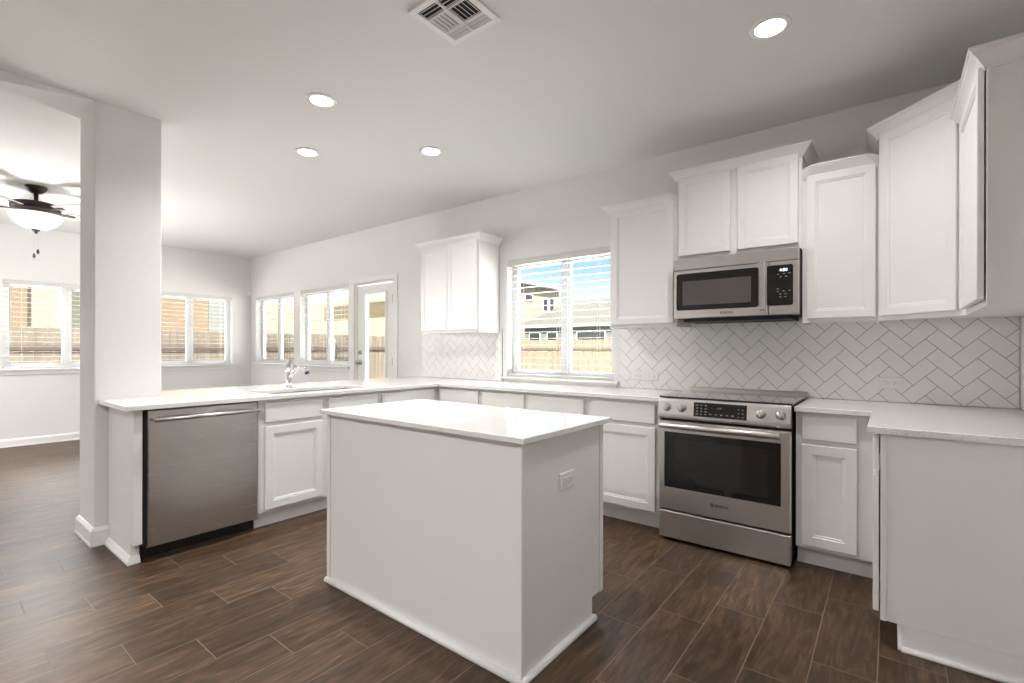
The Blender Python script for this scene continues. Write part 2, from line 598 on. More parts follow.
WIN_K = (-3.03, -1.86, 0.965, 2.125)
WIN_B = (-8.50, -7.235, 1.0, 2.12)
WIN_C = (-7.05, -5.785, 1.0, 2.12)
DOOR = (-5.63, -4.82, 0.0, 2.105)
wall_with_holes('wall_back', XL - WT, XR + WT, 0.0, WT, [WIN_K, WIN_B, WIN_C, DOOR], 'xzy')
WIN_L1 = (-2.965, -1.745, 0.975, 2.105)
WIN_L2 = (-1.49, -0.30, 0.975, 2.105)
WIN_L3 = (-6.6, -4.9, 0.6, 2.105)
wall_with_holes('wall_left', YB - WT, 0.0, XL - WT, XL, [WIN_L1, WIN_L2, WIN_L3], 'yzx')
struct('wall_right', MB().box(XR, XR + WT, YB, 0, 0, H), M['wall'])
struct('wall_front', MB().box(XL, XR + WT, YB - WT, YB, 0, H), M['wall'])

# stub wall that carries the end of the breakfast bar, and the tapering header above it
struct('wall_pillar', MB().box(CX0, CX1, CY0, CY1, 0, H), M['wall'], bevel=0.008)
mb = MB().add([(CX1, CY0, H - 0.0005), (CX0, CY0, H - 0.0005), (CX1 - 0.02, -3.56, H - 0.0005),
               (CX1, CY0, H - 0.010), (CX0, CY0, H - 0.010), (CX1, -3.56, H - 0.075), (CX1, -3.56, H - 0.0005)],
              [(0, 1, 2, 6), (3, 5, 4), (0, 3, 4, 1), (0, 6, 5, 3), (1, 4, 5, 2), (2, 5, 6)])
mb.box(CX0, CX1, YB, -3.5, H - 0.07, H - 0.0004)
struct('trim_1', mb, M['ceiling'])

def baseboard(name, path, t=0.014, h=0.10, closed=False):
    mb = MB()
    prof = [(0, 0), (t + 0.004, 0), (t + 0.004, 0.012), (t, 0.02), (t, h - 0.02), (t * 0.45, h - 0.004), (0, h)]
    sweep(mb, path, prof)
    return struct(name, mb, M['trim'])

def offset_path(path, o, e0=0.0, e1=0.0):
    """offset an open plan polyline to its right hand side by o, with mitred corners"""
    pts = [Vector((p[0], p[1])) for p in path]
    n = len(pts)
    out = []
    for i in range(n):
        ds = []
        if i > 0: ds.append((pts[i] - pts[i - 1]).normalized())
        if i < n - 1: ds.append((pts[i + 1] - pts[i]).normalized())
        ns = [Vector((d.y, -d.x)) for d in ds]
        if len(ns) == 1:
            sh = ds[0] * (e0 * o if i == 0 else -e1 * o)
            out.append(pts[i] + ns[0] * o + sh)
        else:
            b = (ns[0] + ns[1]).normalized()
            out.append(pts[i] + b * (o / max(0.2, b.dot(ns[0]))))
    return out

def sweep(mb, path, prof, z0=0.0, e0=0.0, e1=0.0, mi=0):
    rings = []
    for (o, z) in prof:
        rings.append([(p.x, p.y, z0 + z) for p in offset_path(path, o, e0, e1)])
    n, k = len(path), len(prof)
    vs = [p for ring in rings for p in ring]
    fs = []
    for a in range(k - 1):
        for i in range(n - 1):
            fs.append((a * n + i, a * n + i + 1, (a + 1) * n + i + 1, (a + 1) * n + i))
    for i in range(n - 1):
        fs.append(((k - 1) * n + i, (k - 1) * n + i + 1, i + 1, i))
    fs.append(tuple(a * n for a in range(k)))
    fs.append(tuple(a * n + n - 1 for a in reversed(range(k))))
    mb.add(vs, fs, mi)

baseboard('baseboard_left', [(XL, -0.02), (XL, YB)][::-1])
baseboard('baseboard_back', [(XL, 0), (-5.76, 0)])
baseboard('baseboard_pillar', [(CX0, CY1), (CX0, CY0), (CX1, CY0), (CX1, CY0 + 0.075)], t=0.018, h=0.115)

# ------------------------------------------------------------------ windows, blinds and the glazed door
def window(idx, a0, a1, z0, z1, wall, stool=True, mull=None):
    """wall 'back': plane y=0 looking out along +y, wall 'left': plane x=XL looking out along -x"""
    if wall == 'back':
        o, r, n = Vector((0, 0, 0)), X, -Y
    else:
        o, r, n = Vector((XL, 0, 0)), Y, X
    w = thing('window_%d' % idx, o + r * ((a0 + a1) / 2) + Z * z0, None, None, kind='structure')
    fr_ = 0.045
    d0, d1 = -0.145, -0.085
    m_ = mull if mull else (a0 + a1) / 2
    mb = MB()
    for (p0, p1, q0, q1) in ((a0, a1, z0, z0 + fr_), (a0, a1, z1 - fr_, z1), (a0, a0 + fr_, z0 + fr_, z1 - fr_), (a1 - fr_, a1, z0 + fr_, z1 - fr_)):
        mb.obox(o, r, n, p0, p1, q0, q1, d0, d1)
    mb.build('frame', M['vinyl'], w)
    mb = MB()
    mb.obox(o, r, n, m_ - 0.028, m_ + 0.028, z0 + fr_, z1 - fr_, d0 + 0.005, d1 + 0.005)
    mb.build('mullion', M['vinyl'], w)
    for (p0, p1) in ((a0 + fr_, m_ - 0.028), (m_ + 0.028, a1 - fr_)):
        mb = MB()
        s_ = 0.022
        for (e0, e1, q0, q1) in ((p0, p1, z0 + fr_, z0 + fr_ + s_), (p0, p1, z1 - fr_ - s_, z1 - fr_),
                                 (p0, p0 + s_, z0 + fr_ + s_, z1 - fr_ - s_), (p1 - s_, p1, z0 + fr_ + s_, z1 - fr_ - s_)):
            mb.obox(o, r, n, e0, e1, q0, q1, d0 + 0.015, d1 - 0.008)
        sash = mb.build('sash', M['vinyl'], w)
        MB().obox(o, r, n, p0 + s_, p1 - s_, z0 + fr_ + s_, z1 - fr_ - s_, d0 + 0.030, d0 + 0.034).build('pane', M['glass'], sash)
    if stool:
        ov = 0.055
        mb = MB()
        mb.obox(o, r, n, a0 - ov, a1 + ov, z0 - 0.022, z0, 0.0005, 0.045)
        mb.obox(o, r, n, a0, a1, z0 - 0.022, z0 + 0.003, -0.085, 0.0005)
        mb.build('sill', M['trim'], w, bevel=0.004)
        mb = MB()
        mb.obox(o, r, n, a0 - 0.03, a1 + 0.03, z0 - 0.075, z0 - 0.0225, 0.0005, 0.014)
        mb.build('apron', M['trim'], w, bevel=0.003)
    return w

def blind(a0, a1, z0, z1, wall, label, tilt=0.0, wand=True):
    if wall == 'back':
        o, r, n = Vector((0, 0, 0)), X, -Y
    else:
        o, r, n = Vector((XL, 0, 0)), Y, X
    b = thing('window_blind', o + r * ((a0 + a1) / 2) + Z * z1 - n * 0.035, label, 'blind')
    MB().obox(o, r, n, a0 + 0.004, a1 - 0.004, z1 - 0.055, z1 - 0.001, -0.066, -0.004).build('headrail', M['blind'], b, bevel=0.003)
    mb = MB()
    top, bot, pitch = z1 - 0.09, z0 + 0.045, 0.063
    k = int((top - bot) / pitch)
    for i in range(k + 1):
        zc = top - i * pitch
        dz = 0.023 * math.sin(tilt)
        dd = 0.023 * math.cos(tilt)
        P = []
        for (dep, zz) in ((-0.035 - dd, zc + dz), (-0.035, zc + 0.0012), (-0.035 + dd, zc - dz)):
            for a in (a0 + 0.007, a1 - 0.007):
                P.append(o + r * a + Z * zz + n * dep)
        Q = [p - Z * 0.0018 for p in P]
        mb.add(P + Q, [(0, 1, 3, 2), (2, 3, 5, 4), (6, 8, 9, 7), (8, 10, 11, 9), (0, 6, 7, 1), (4, 5, 11, 10), (0, 2, 8, 6), (2, 4, 10, 8), (1, 7, 9, 3), (3, 9, 11, 5)])
    mb.build('slats', M['blind'], b)
    MB().obox(o, r, n, a0 + 0.006, a1 - 0.006, z0 + 0.006, z0 + 0.026, -0.060, -0.010).build('bottom_rail', M['blind'], b, bevel=0.003)
    w = a1 - a0
    for t_ in (0.14, 0.5, 0.86):
        mb = MB()
        for dep in (-0.060, -0.010):
            mb.obox(o, r, n, a0 + w * t_ - 0.0012, a0 + w * t_ + 0.0012, z0 + 0.02, z1 - 0.05, dep - 0.0006, dep + 0.0006)
        mb.build('ladder_cord', M['blind'], b)
    if wand:
        MB().cyl(o + r * (a0 + 0.07) + Z * (z1 - 0.06) + n * 0.0, o + r * (a0 + 0.07) + Z * (z1 - 0.62) + n * 0.0, 0.004, 8).build('tilt_wand', M['vinyl'], b)
    return b

window(1, *WIN_K, 'back', mull=-2.40)
window(2, *WIN_B, 'back')
window(3, *WIN_C, 'back')
window(4, *WIN_L1, 'left')
window(5, *WIN_L2, 'left')
window(6, *WIN_L3, 'left')
blind(*WIN_K, 'back', 'open white slatted blind over the kitchen counter, showing blue sky and a grey roof')
blind(*WIN_B, 'back', 'white slatted blind of the narrow-looking window nearest the dining corner, beyond the faucet')
blind(*WIN_C, 'back', 'white slatted blind of the window directly left of the glazed door')
blind(*WIN_L1, 'left', 'white slatted blind seen left of the pillar, below the ceiling fan')
blind(*WIN_L2, 'left', 'white slatted blind on the end wall just right of the pillar')

# glazed patio door
d = thing('door_1', (-5.225, 0, 0), None, None, kind='structure')
mb = MB()
cw = 0.085
for (p0, p1, q0, q1) in ((-5.745, -5.63 , 0.0, 2.105), (-4.82, -4.735, 0.0, 2.105), (-5.745, -4.735, 2.105, 2.165)):
    mb.box(p0, p1, -0.018, -0.0005, q0, q1)
mb.build('casing', M['trim'], d, bevel=0.004)
mb = MB()
mb.box(-5.628, -5.605, 0.001, 0.14, 0.0, 2.10)
mb.box(-4.845, -4.822, 0.001, 0.14, 0.0, 2.10)
mb.box(-5.605, -4.845, 0.001, 0.14, 2.08, 2.10)
mb.build('jamb', M['trim'], d)
slab = MB()
dx0, dx1, gx0, gx1, gz0, gz1 = -5.600, -4.850, -5.415, -5.0, 0.25, 1.945
slab.cells([dx0, gx0, gx1, dx1], [0.01, gz0, gz1, 2.07], 0.02, 0.062, lambda i, j: not (i == 1 and j == 1), axes='xzy')
slab = slab.build('slab', M['trim'], d, dissolve=True)
mb = MB()
for (p0, p1, q0, q1) in ((gx0 - 0.03, gx0, gz0 - 0.03, gz1 + 0.03), (gx1, gx1 + 0.03, gz0 - 0.03, gz1 + 0.03), (gx0, gx1, gz1, gz1 + 0.03), (gx0, gx1, gz0 - 0.03, gz0)):
    mb.box(p0, p1, 0.008, 0.0195, q0, q1)
mb.build('glass_bead', M['trim'], slab, bevel=0.003)
MB().box(gx0 + 0.0005, gx1 - 0.0005, 0.039, 0.043, gz0 + 0.0005, gz1 - 0.0005).build('pane', M['glass'], slab)
mb = MB()
mb.lathe((-5.535, 0.019, 1.06), -Y, [(0.033, 0), (0.033, 0.006), (0.014, 0.012), (0.012, 0.035), (0.026, 0.042), (0.030, 0.058), (0.022, 0.072), (0, 0.076)], 20)
mb.build('door_knob', M['nickel'], d)
mb = MB()
mb.lathe((-5.535, 0.019, 1.19), -Y, [(0.031, 0), (0.031, 0.008), (0.024, 0.014), (0, 0.016)], 20)
mb.obox((-5.535, 0.0, 1.19), X, -Y, -0.004, 0.004, -0.016, 0.016, -0.004, 0.016)
mb.build('deadbolt', M['nickel'], d)
for zz in (0.28, 1.08, 1.86):
    MB().cyl((-4.836, -0.004, zz - 0.05), (-4.836, -0.004, zz + 0.05), 0.008, 10).build('hinge', M['nickel'], d)

# small white motion sensor high in the corner
mb = MB()
mb.loops((XL + 0.03, -0.0345, 2.13), Vector((0.7071, 0.7071, 0)), Vector((0.7071, -0.7071, 0)),
         [(-0.03, 0.03, 0, 0.11, -0.010), (-0.03, 0.03, 0, 0.11, 0.015), (-0.022, 0.022, 0.012, 0.10, 0.028)])
o_ = mb.build('motion_sensor', M['plastic'])
tag(o_, 'small white motion sensor high in the far corner between the two dining walls', 'sensor')

# ------------------------------------------------------------------ cabinet parts
def panel_door(name, parent, o, r, n, w, h, gap=0.0015, rail=0.056):
    """recessed panel door; o is its lower left corner on the cabinet frame"""
    t = 0.020
    R = lambda i, d_: (i, w - i, i, h - i, gap + d_)
    mb = MB()
    mb.loops(o, r, n, [R(0, 0), R(0, t - 0.003), R(0.003, t), R(rail - 0.003, t), R(rail, t - 0.0035), R(rail + 0.009, t - 0.0045), R(rail + 0.012, t - 0.009), R(rail + 0.014, t - 0.009)])
    return mb.build(name, M['cab'], parent)

def slab_front(name, parent, o, r, n, w, h, gap=0.0015):
    t = 0.020
    mb = MB()
    mb.loops(o, r, n, [(0, w, 0, h, gap), (0, w, 0, h, gap + t - 0.005), (0.006, w - 0.006, 0.006, h - 0.006, gap + t)])
    return mb.build(name, M['cab'], parent)

YF = -0.60          # face frame of the base units on the back wall
XF = -3.385         # face frame of the peninsula units
CT0, CT1 = 0.886, 0.914
DR0, DR1, DO0, DO1 = 0.728, 0.862, 0.132, 0.702

def base_cabinet(x0, x1, label, drawer, door, yb=-0.004):
    t = thing('base_cabinet', ((x0 + x1) / 2, -0.3, 0), label, 'base cabinet', 'base cabinets along the window wall')
    MB().box(x0 + 0.0005, x1 - 0.0005, YF, yb, 0.112, CT0 - 0.001).build('carcass', M['cab'], t)
    MB().box(x0 + 0.0005, x1 - 0.0005, -0.5325, -0.10, 0.0, 0.1115).build('toe_kick', M['cab'], t)
    if drawer:
        slab_front('drawer_front', t, (drawer[0], YF, DR0), X, -Y, drawer[1] - drawer[0], DR1 - DR0)
    if door:
        panel_door('door', t, (door[0], YF, DO0), X, -Y, door[1] - door[0], DO1 - DO0)
    return t

base_cabinet(-3.385, -2.838, 'white base cabinet filling the inner corner beside the peninsula, under the window wall worktop', (-3.345, -2.862), (-3.345, -2.862))
base_cabinet(-2.838, -2.336, 'white base cabinet under the left half of the kitchen window', (-2.814, -2.358), (-2.814, -2.358))
base_cabinet(-2.336, -1.772, 'white base cabinet under the right half of the kitchen window', (-2.313, -1.80), (-2.313, -1.80))
base_cabinet(-1.772, -1.222, 'white drawer-and-door base cabinet directly left of the oven range', (-1.742, -1.250), (-1.742, -1.250))
tR = base_cabinet(-0.424, -0.0305, 'narrow white drawer-and-door base cabinet directly right of the oven range', (-0.394, -0.136), (-0.394, -0.136))

# right hand return along the right wall
YE = -1.238
t = thing('base_cabinet', (0.27, -0.9, 0), 'white end cabinet of the right wall, its plain side panel facing the camera', 'base cabinet')
mb = MB()
mb.box(-0.0295, XR - 0.012, YE, -0.012, 0.105, CT0 - 0.001)
mb.build('carcass', M['cab'], t)
MB().box(0.045, XR - 0.012, YE, -0.10, 0.0, 0.1045).build('toe_kick', M['cab'], t)
mb = MB()
mb.box(-0.0295, -0.010, YE - 0.006, YE - 0.0003, 0.105, CT0 - 0.001)
mb.build('edge_strip', M['cab'], t)
mb = MB()
mb.tube([(0.040, YE - 0.006, 0.008), (XR - 0.012, YE - 0.006, 0.008)], 0.0125, 12)
mb.tube([(0.040, YE - 0.006, 0.008), (0.040, -0.70, 0.008)], 0.0125, 12)
mb.build('shoe_moulding', M['trim'], t)
panel_door('door', t, (-0.0295, -0.66, DO0), -Y, -X, 0.565, DO1 - DO0, gap=0.006)
slab_front('drawer_front', t, (-0.0295, -0.66, DR0), -Y, -X, 0.565, DR1 - DR0, gap=0.006)

# peninsula
def pen_unit(name, y0, y1, label, fronts):
    t = thing(name, (-3.68, (y0 + y1) / 2, 0), label, 'base cabinet')
    MB().cells([-3.97, -3.95, XF - 0.02, XF], [y0 + 0.0005, y0 + 0.018, y1 - 0.018, y1 - 0.0005], 0.112, CT0 - 0.001,
               lambda i, j: not (i == 1 and j == 1)).box(-3.95, XF - 0.02, y0 + 0.018, y1 - 0.018, 0.112, 0.135).build('carcass', M['cab'], t)
    MB().box(-3.96, -3.447, y0 + 0.0005, y1 - 0.0005, 0, 0.1115).build('toe_kick', M['cab'], t)
    for (a, b) in fronts:
        slab_front('drawer_front', t, (XF, a, DR0), Y, X, b - a, DR1 - DR0)
        panel_door('door', t, (XF, a, DO0), Y, X, b - a, DO1 - DO0)
    return t
pen_unit('sink_cabinet', -2.268, -1.281, 'white two-door sink cabinet right of the dishwasher', [(-2.229, -1.802), (-1.752, -1.308)])
pen_unit('base_cabinet', -1.281, -0.602, 'white peninsula cabinet between the sink cabinet and the inner corner', [(-1.256, -0.672)])

# peninsula end panel with moulding
t = thing('end_panel', (-3.62, -2.93, 0), 'white end panel closing the peninsula between the pillar and the dishwasher', 'panel')
MB().prism([(-3.915, -2.955), (XF, -2.955), (XF, -2.914), (-3.915, -2.914)], 0.112, CT0 - 0.001).build('panel', M['cab'], t)
MB().box(-3.915, -3.44, -2.955, -2.914, 0, 0.1115).build('toe_return', M['cab'], t)
mb = MB()
sweep(mb, [(-3.900, -2.9555), (-3.430, -2.9555), (-3.430, -2.916)], [(0, 0), (0.022, 0), (0.022, 0.012), (0.006, 0.04), (0, 0.042)])
mb.build('shoe_moulding', M['trim'], t)

# ------------------------------------------------------------------ dishwasher
t = thing('dishwasher', (-3.66, -2.585, 0), 'stainless steel dishwasher with a bar handle at the end of the peninsula', 'dishwasher')
MB().box(-3.855, -3.392, -2.907, -2.270, 0.09, CT0 - 0.004).build('tub', M['dark'], t)
mb = MB()
mb.loops((-3.391, -2.893, 0.085), Y, X, [(0, 0.615, 0, 0.795, 0), (0, 0.615, 0, 0.795, 0.022), (0.006, 0.609, 0.006, 0.789, 0.028)])
mb.build('door', M['steel_dw'], t)
mb = MB()
mb.box(-3.46, -3.452, -2.905, -2.272, 0.004, 0.088)
mb.build('kick_plate', M['rubber'], t)
hz = 0.826
h_ = MB().cyl((-3.315, -2.872, hz), (-3.315, -2.288, hz), 0.0125, 16).build('handle', M['steel_handle'], t)
for yy in (-2.862, -2.298):
    MB().cyl((-3.3635, yy, hz), (-3.327, yy, hz), 0.010, 12).build('handle_post', M['nickel'], h_)

# ------------------------------------------------------------------ worktops
XB = -4.43
SX0, SX1, SY0, SY1 = -3.845, -3.455, -2.13, -1.31
XPE, YWE = -3.345, -0.641
xs = [XB, CX0 - 0.003, CX1 + 0.003, SX0, SX1, XPE, -1.199]
ys = [-3.005, CY1 + 0.003, SY0, SY1, YWE, -0.002]
def keep(i, j):
    xc, yc = (xs[i] + xs[i + 1]) / 2, (ys[j] + ys[j + 1]) / 2
    if xc > XPE: return yc > YWE
    if yc < CY1 + 0.003 and xc < CX1 + 0.003: return False
    if SX0 < xc < SX1 and SY0 < yc < SY1: return False
    return True
mb = MB().cells(xs, ys, CT0, CT1, keep)
o_ = mb.build('worktop', M['quartz'], dissolve=True, bevel=0.003)
tag(o_, 'long L-shaped white quartz worktop of the peninsula and window wall, holding the sink', 'worktop')
mb = MB().cells([-0.4275, -0.075, XR - 0.002], [-1.262, YWE, -0.002], CT0, CT1, lambda i, j: not (i == 0 and j == 0))
o_ = mb.build('worktop', M['quartz'], dissolve=True, bevel=0.003)
tag(o_, 'white quartz worktop right of the oven range, stepping out toward the camera', 'worktop')

# sink: two stainless bowls under the worktop
t = thing('kitchen_sink', ((SX0 + SX1) / 2, (SY0 + SY1) / 2, 0.7), 'double bowl stainless sink set under the peninsula worktop', 'sink')
ym = -1.735
for (a, b) in ((SY0, ym - 0.012), (ym + 0.012, SY1)):
    mb = MB()
    x0, x1, zb, zt, w_ = SX0 - 0.006, SX1 + 0.006, 0.70, CT0 - 0.0005, 0.003
    A, B = a - 0.006, b + 0.006
    if a > SY0: A = a
    if b < SY1: B = b
    R = lambda i, z: [(x0 + i, A + i, z), (x1 - i, A + i, z), (x1 - i, B - i, z), (x0 + i, B - i, z)]
    vs = R(0, zt) + R(0, zb) + R(0.004, zt) + R(0.012, zb + 0.03) + R(0.03, zb + 0.006)
    fs = []
    for (p, q) in ((0, 4), (8, 12), (12, 16)):
        for i in range(4):
            j = (i + 1) % 4
            fs.append((p + i, p + j, q + j, q + i))
    for i in range(4):
        j = (i + 1) % 4
        fs.append((0 + i, 0 + j, 8 + j, 8 + i))
    fs += [(4, 5, 6, 7), (16, 17, 18, 19)]
    mb.add(vs, fs)
    bowl = mb.build('bowl', M['sink'], t)
    MB().lathe(((x0 + x1) / 2, (A + B) / 2, zb + 0.0065), Z, [(0.045, 0), (0.045, 0.003), (0.03, 0.004), (0.028, 0.001), (0, 0.001)], 20).build('drain', M['chrome'], bowl)

# faucet: body, pull-out spout over the bowls and a raised lever
fx_, fy_ = -3.90, -1.79
t = thing('faucet', (fx_, fy_, CT1), 'chrome single lever faucet with a pull-out spout behind the sink', 'faucet')
MB().lathe((fx_, fy_, CT1), Z, [(0.030, 0), (0.030, 0.006), (0.024, 0.012), (0.021, 0.02)], 24).build('base_flange', M['chrome'], t)
MB().tube([(fx_, fy_, CT1 + 0.015), (fx_, fy_, CT1 + 0.07), (fx_ - 0.004, fy_, CT1 + 0.12), (fx_ - 0.012, fy_, CT1 + 0.17)], [0.021, 0.0205, 0.021, 0.018], 20).build('body', M['chrome'], t)
P = [(fx_, fy_, CT1 + 0.075), (fx_ + 0.035, fy_ + 0.012, CT1 + 0.125), (fx_ + 0.075, fy_ + 0.026, CT1 + 0.160), (fx_ + 0.115, fy_ + 0.040, CT1 + 0.172), (fx_ + 0.15, fy_ + 0.052, CT1 + 0.160), (fx_ + 0.172, fy_ + 0.06, CT1 + 0.135)]
sp_ = MB().tube(P, [0.016, 0.0155, 0.0155, 0.017, 0.021, 0.022], 18).build('spout', M['chrome'], t)
MB().cyl((fx_ + 0.172, fy_ + 0.06, CT1 + 0.1345), (fx_ + 0.178, fy_ + 0.062, CT1 + 0.122), 0.019, 16).build('spray_face', M['slot'], sp_)
MB().tube([(fx_ - 0.012, fy_, CT1 + 0.168), (fx_ - 0.010, fy_ + 0.004, CT1 + 0.200), (fx_ + 0.004, fy_ + 0.012, CT1 + 0.235), (fx_ + 0.026, fy_ + 0.024, CT1 + 0.262)], [0.017, 0.014, 0.010, 0.006], 14).build('lever', M['nickel'], t)

# ------------------------------------------------------------------ island
t = thing('kitchen_island', (-1.71, -2.05, 0), 'white kitchen island with quartz top in the middle of the floor', 'island')
IX0, IX1, IY0, IY1 = -2.362, -1.070, -2.366, -1.731
mb = MB()
mb.box(IX0, IX1, IY0, -1.828, 0.0, CT0 + 0.005)
mb.box(IX0, IX1, -1.828, IY1, 0.104, CT0 + 0.005)
mb.build('body', M['cab'], t)
mb = MB()
mb.loops((-2.394, -2.3955, CT0 + 0.0055), X, Z, [(0.002, 1.353, 0.002, 0.6975, 0), (0, 1.355, 0, 0.6995, 0.002), (0, 1.355, 0, 0.6995, 0.020), (0.0025, 1.3525, 0.0025, 0.697, 0.0225)], up=Y)
mb.build('island_top', M['quartz'], t)
for (a, b, c_, d_) in ((IX0, IX0 + 0.028, IY0 - 0.007, IY0 - 0.0003), (IX1 - 0.02, IX1 + 0.006, IY0 - 0.007, IY0 - 0.0003), (IX1 + 0.0003, IX1 + 0.006, IY0, IY0 + 0.022), (IX1 + 0.0003, IX1 + 0.006, IY1 - 0.030, IY1)):
    zb = 0.104 if d_ == IY1 else 0.0
    MB().box(a, b, c_, d_, zb, CT0 + 0.004).build('corner_strip', M['cab'], t, bevel=0.002)
mb = MB()
mb.tube([(IX0 - 0.004, IY0 - 0.006, 0.009), (IX1 + 0.012, IY0 - 0.006, 0.009)], 0.016, 12)
mb.tube([(IX1 + 0.006, IY0 - 0.010, 0.009), (IX1 + 0.006, -1.815, 0.009)], 0.016, 12)
mb.build('shoe_moulding', M['trim'], t)
for (a, b) in ((-2.33, -1.92), (-1.90, -1.52), (-1.50, -1.10)):
    panel_door('door', t, (b, IY1, DO0), -X, Y, b - a, DO1 - DO0)
    slab_front('drawer_front', t, (b, IY1, DR0), -X, Y, b - a, DR1 - DR0)

# ------------------------------------------------------------------ wall cabinets
YU = -0.315
CROWN = [(0, -0.018), (0.006, -0.018), (0.008, -0.006), (0.016, 0.002), (0.030, 0.016), (0.044, 0.026), (0.052, 0.030), (0.054, 0.036), (0.062, 0.040), (0.062, 0.048), (0, 0.048)]
CROWN_Z = [(0, -0.020), (0.008, -0.020), (0.010, -0.008), (0.018, 0.0), (0.030, 0.018), (0.041, 0.030), (0.046, 0.034), (0.048, 0.041), (0.055, 0.045), (0.055, 0.054), (0, 0.054)]

def wall_cabinet(x0, x1, z0, z1, doors, label, path, e0=0.0, e1=0.0, dz=(0.026, 0.012)):
    t = thing('wall_cabinet', ((x0 + x1) / 2, -0.16, z0), label, 'wall cabinet', 'white wall cabinets')
    mb = MB()
    mb.box(x0, x1, YU, -0.012, z0 + 0.018, z1)
    # lower edge: frame, side panels and a recessed bottom
    mb.box(x0, x1, YU, YU + 0.02, z0, z0 + 0.018)
    mb.box(x0, x0 + 0.014, YU + 0.02, -0.012, z0, z0 + 0.018)
    mb.box(x1 - 0.014, x1, YU + 0.02, -0.012, z0, z0 + 0.018)
    mb.build('carcass', M['cab'], t)
    for (a, b) in doors:
        panel_door('door', t, (a, YU, z0 + dz[0]), X, -Y, b - a, z1 - z0 - dz[0] - dz[1], rail=0.047)
    mb = MB()
    sweep(mb, path, CROWN_Z, z1 - 0.012, e0, e1)
    mb.build('crown_moulding', M['cab'], t)
    return t

ZU0, ZU1, ZT = 1.402, 2.318, 2.470
x0, x1 = -3.952, -3.124
wall_cabinet(x0, x1, ZU0, ZU1, [(x0 + 0.012, -3.548), (-3.540, x1 - 0.014)], 'white two-door wall cabinet left of the kitchen window',
             [(x0, -0.012), (x0, YU), (x1, YU), (x1, -0.012)])
x0, x1 = -1.738, -1.207
wall_cabinet(x0, x1, ZU0, ZU1, [(x0 + 0.022, x1 - 0.022)], 'white single-door wall cabinet between the kitchen window and the microwave',
             [(x0, -0.012), (x0, YU), (x1, YU)], e1=1.0)
x0, x1 = -1.206, -0.429
wall_cabinet(x0, x1, 1.868, ZT, [(x0 + 0.014, -0.846), (-0.801, x1 - 0.020)], 'white two-door wall cabinet raised above the microwave',
             [(x0, -0.012), (x0, YU), (x1, YU), (x1, -0.012)], dz=(0.034, 0.012))
x0, x1 = -0.428, -0.0505
wall_cabinet(x0, x1, ZU0, ZU1, [(x0 + 0.024, x1 - 0.012)], 'narrow white single-door wall cabinet directly right of the microwave',
             [(x0, YU), (x1, YU)], e0=1.0, e1=1.0)

# diagonal corner cabinet
XU = 0.285
YC = YU - (XU + 0.05)
t = thing('corner_wall_cabinet', (0.27, -0.3, ZU0), 'tall white diagonal corner cabinet reaching above its neighbours', 'wall cabinet')
plan = [(-0.05, -0.012), (-0.05, YU), (XU, YC), (XR - 0.004, YC), (XR - 0.004, -0.012)]
mb = MB()
mb.prism(plan, ZU0 + 0.018, ZT)
dn = Vector((-0.7071, -0.7071, 0)); dr = Vector((0.7071, -0.7071, 0))
dl = (Vector((XU, YC, 0)) - Vector((-0.05, YU, 0))).length
mb.obox((-0.05, YU, ZU0), dr, dn, 0, dl, 0, 0.018, -0.02, 0)
mb.build('carcass', M['cab'], t)
panel_door('door', t, (-0.05 + dr.x * 0.026, YU + dr.y * 0.026, ZU0 + 0.026), dr, dn, dl - 0.052, ZT - ZU0 - 0.038, rail=0.047)
mb = MB()
sweep(mb, [(-0.05, -0.012), (-0.05, YU), (XU, YC), (XR - 0.004, YC)], CROWN_Z, ZT - 0.012)
mb.build('crown_moulding', M['cab'], t)

# wall cabinet of the right wall
YUE = -1.28
t = thing('wall_cabinet', (0.43, -0.95, ZU0), 'white wall cabinet of the right wall, its plain end facing the camera', 'wall cabinet', 'white wall cabinets')
mb = MB()
mb.box(XU, XR - 0.004, YUE, YC - 0.001, ZU0 + 0.018, ZU1)
mb.box(XU, XU + 0.02, YUE, YC - 0.001, ZU0, ZU0 + 0.018)
mb.box(XU + 0.02, XR - 0.004, YUE, YUE + 0.014, ZU0, ZU0 + 0.018)
mb.build('carcass', M['cab'], t)
MB().box(XU, XU + 0.020, YUE - 0.005, YUE - 0.0003, ZU0, ZU1).build('edge_strip', M['cab'], t)
panel_door('door', t, (XU, YC - 0.022, ZU0 + 0.026), -Y, -X, (YC - 0.022) - (YUE + 0.012), ZU1 - ZU0 - 0.04, gap=0.006, rail=0.047)
mb = MB()
sweep(mb, [(XU, YC - 0.001), (XU, YUE), (XR - 0.004, YUE)], CROWN_Z, ZU1 - 0.012)
mb.build('crown_moulding', M['cab'], t)

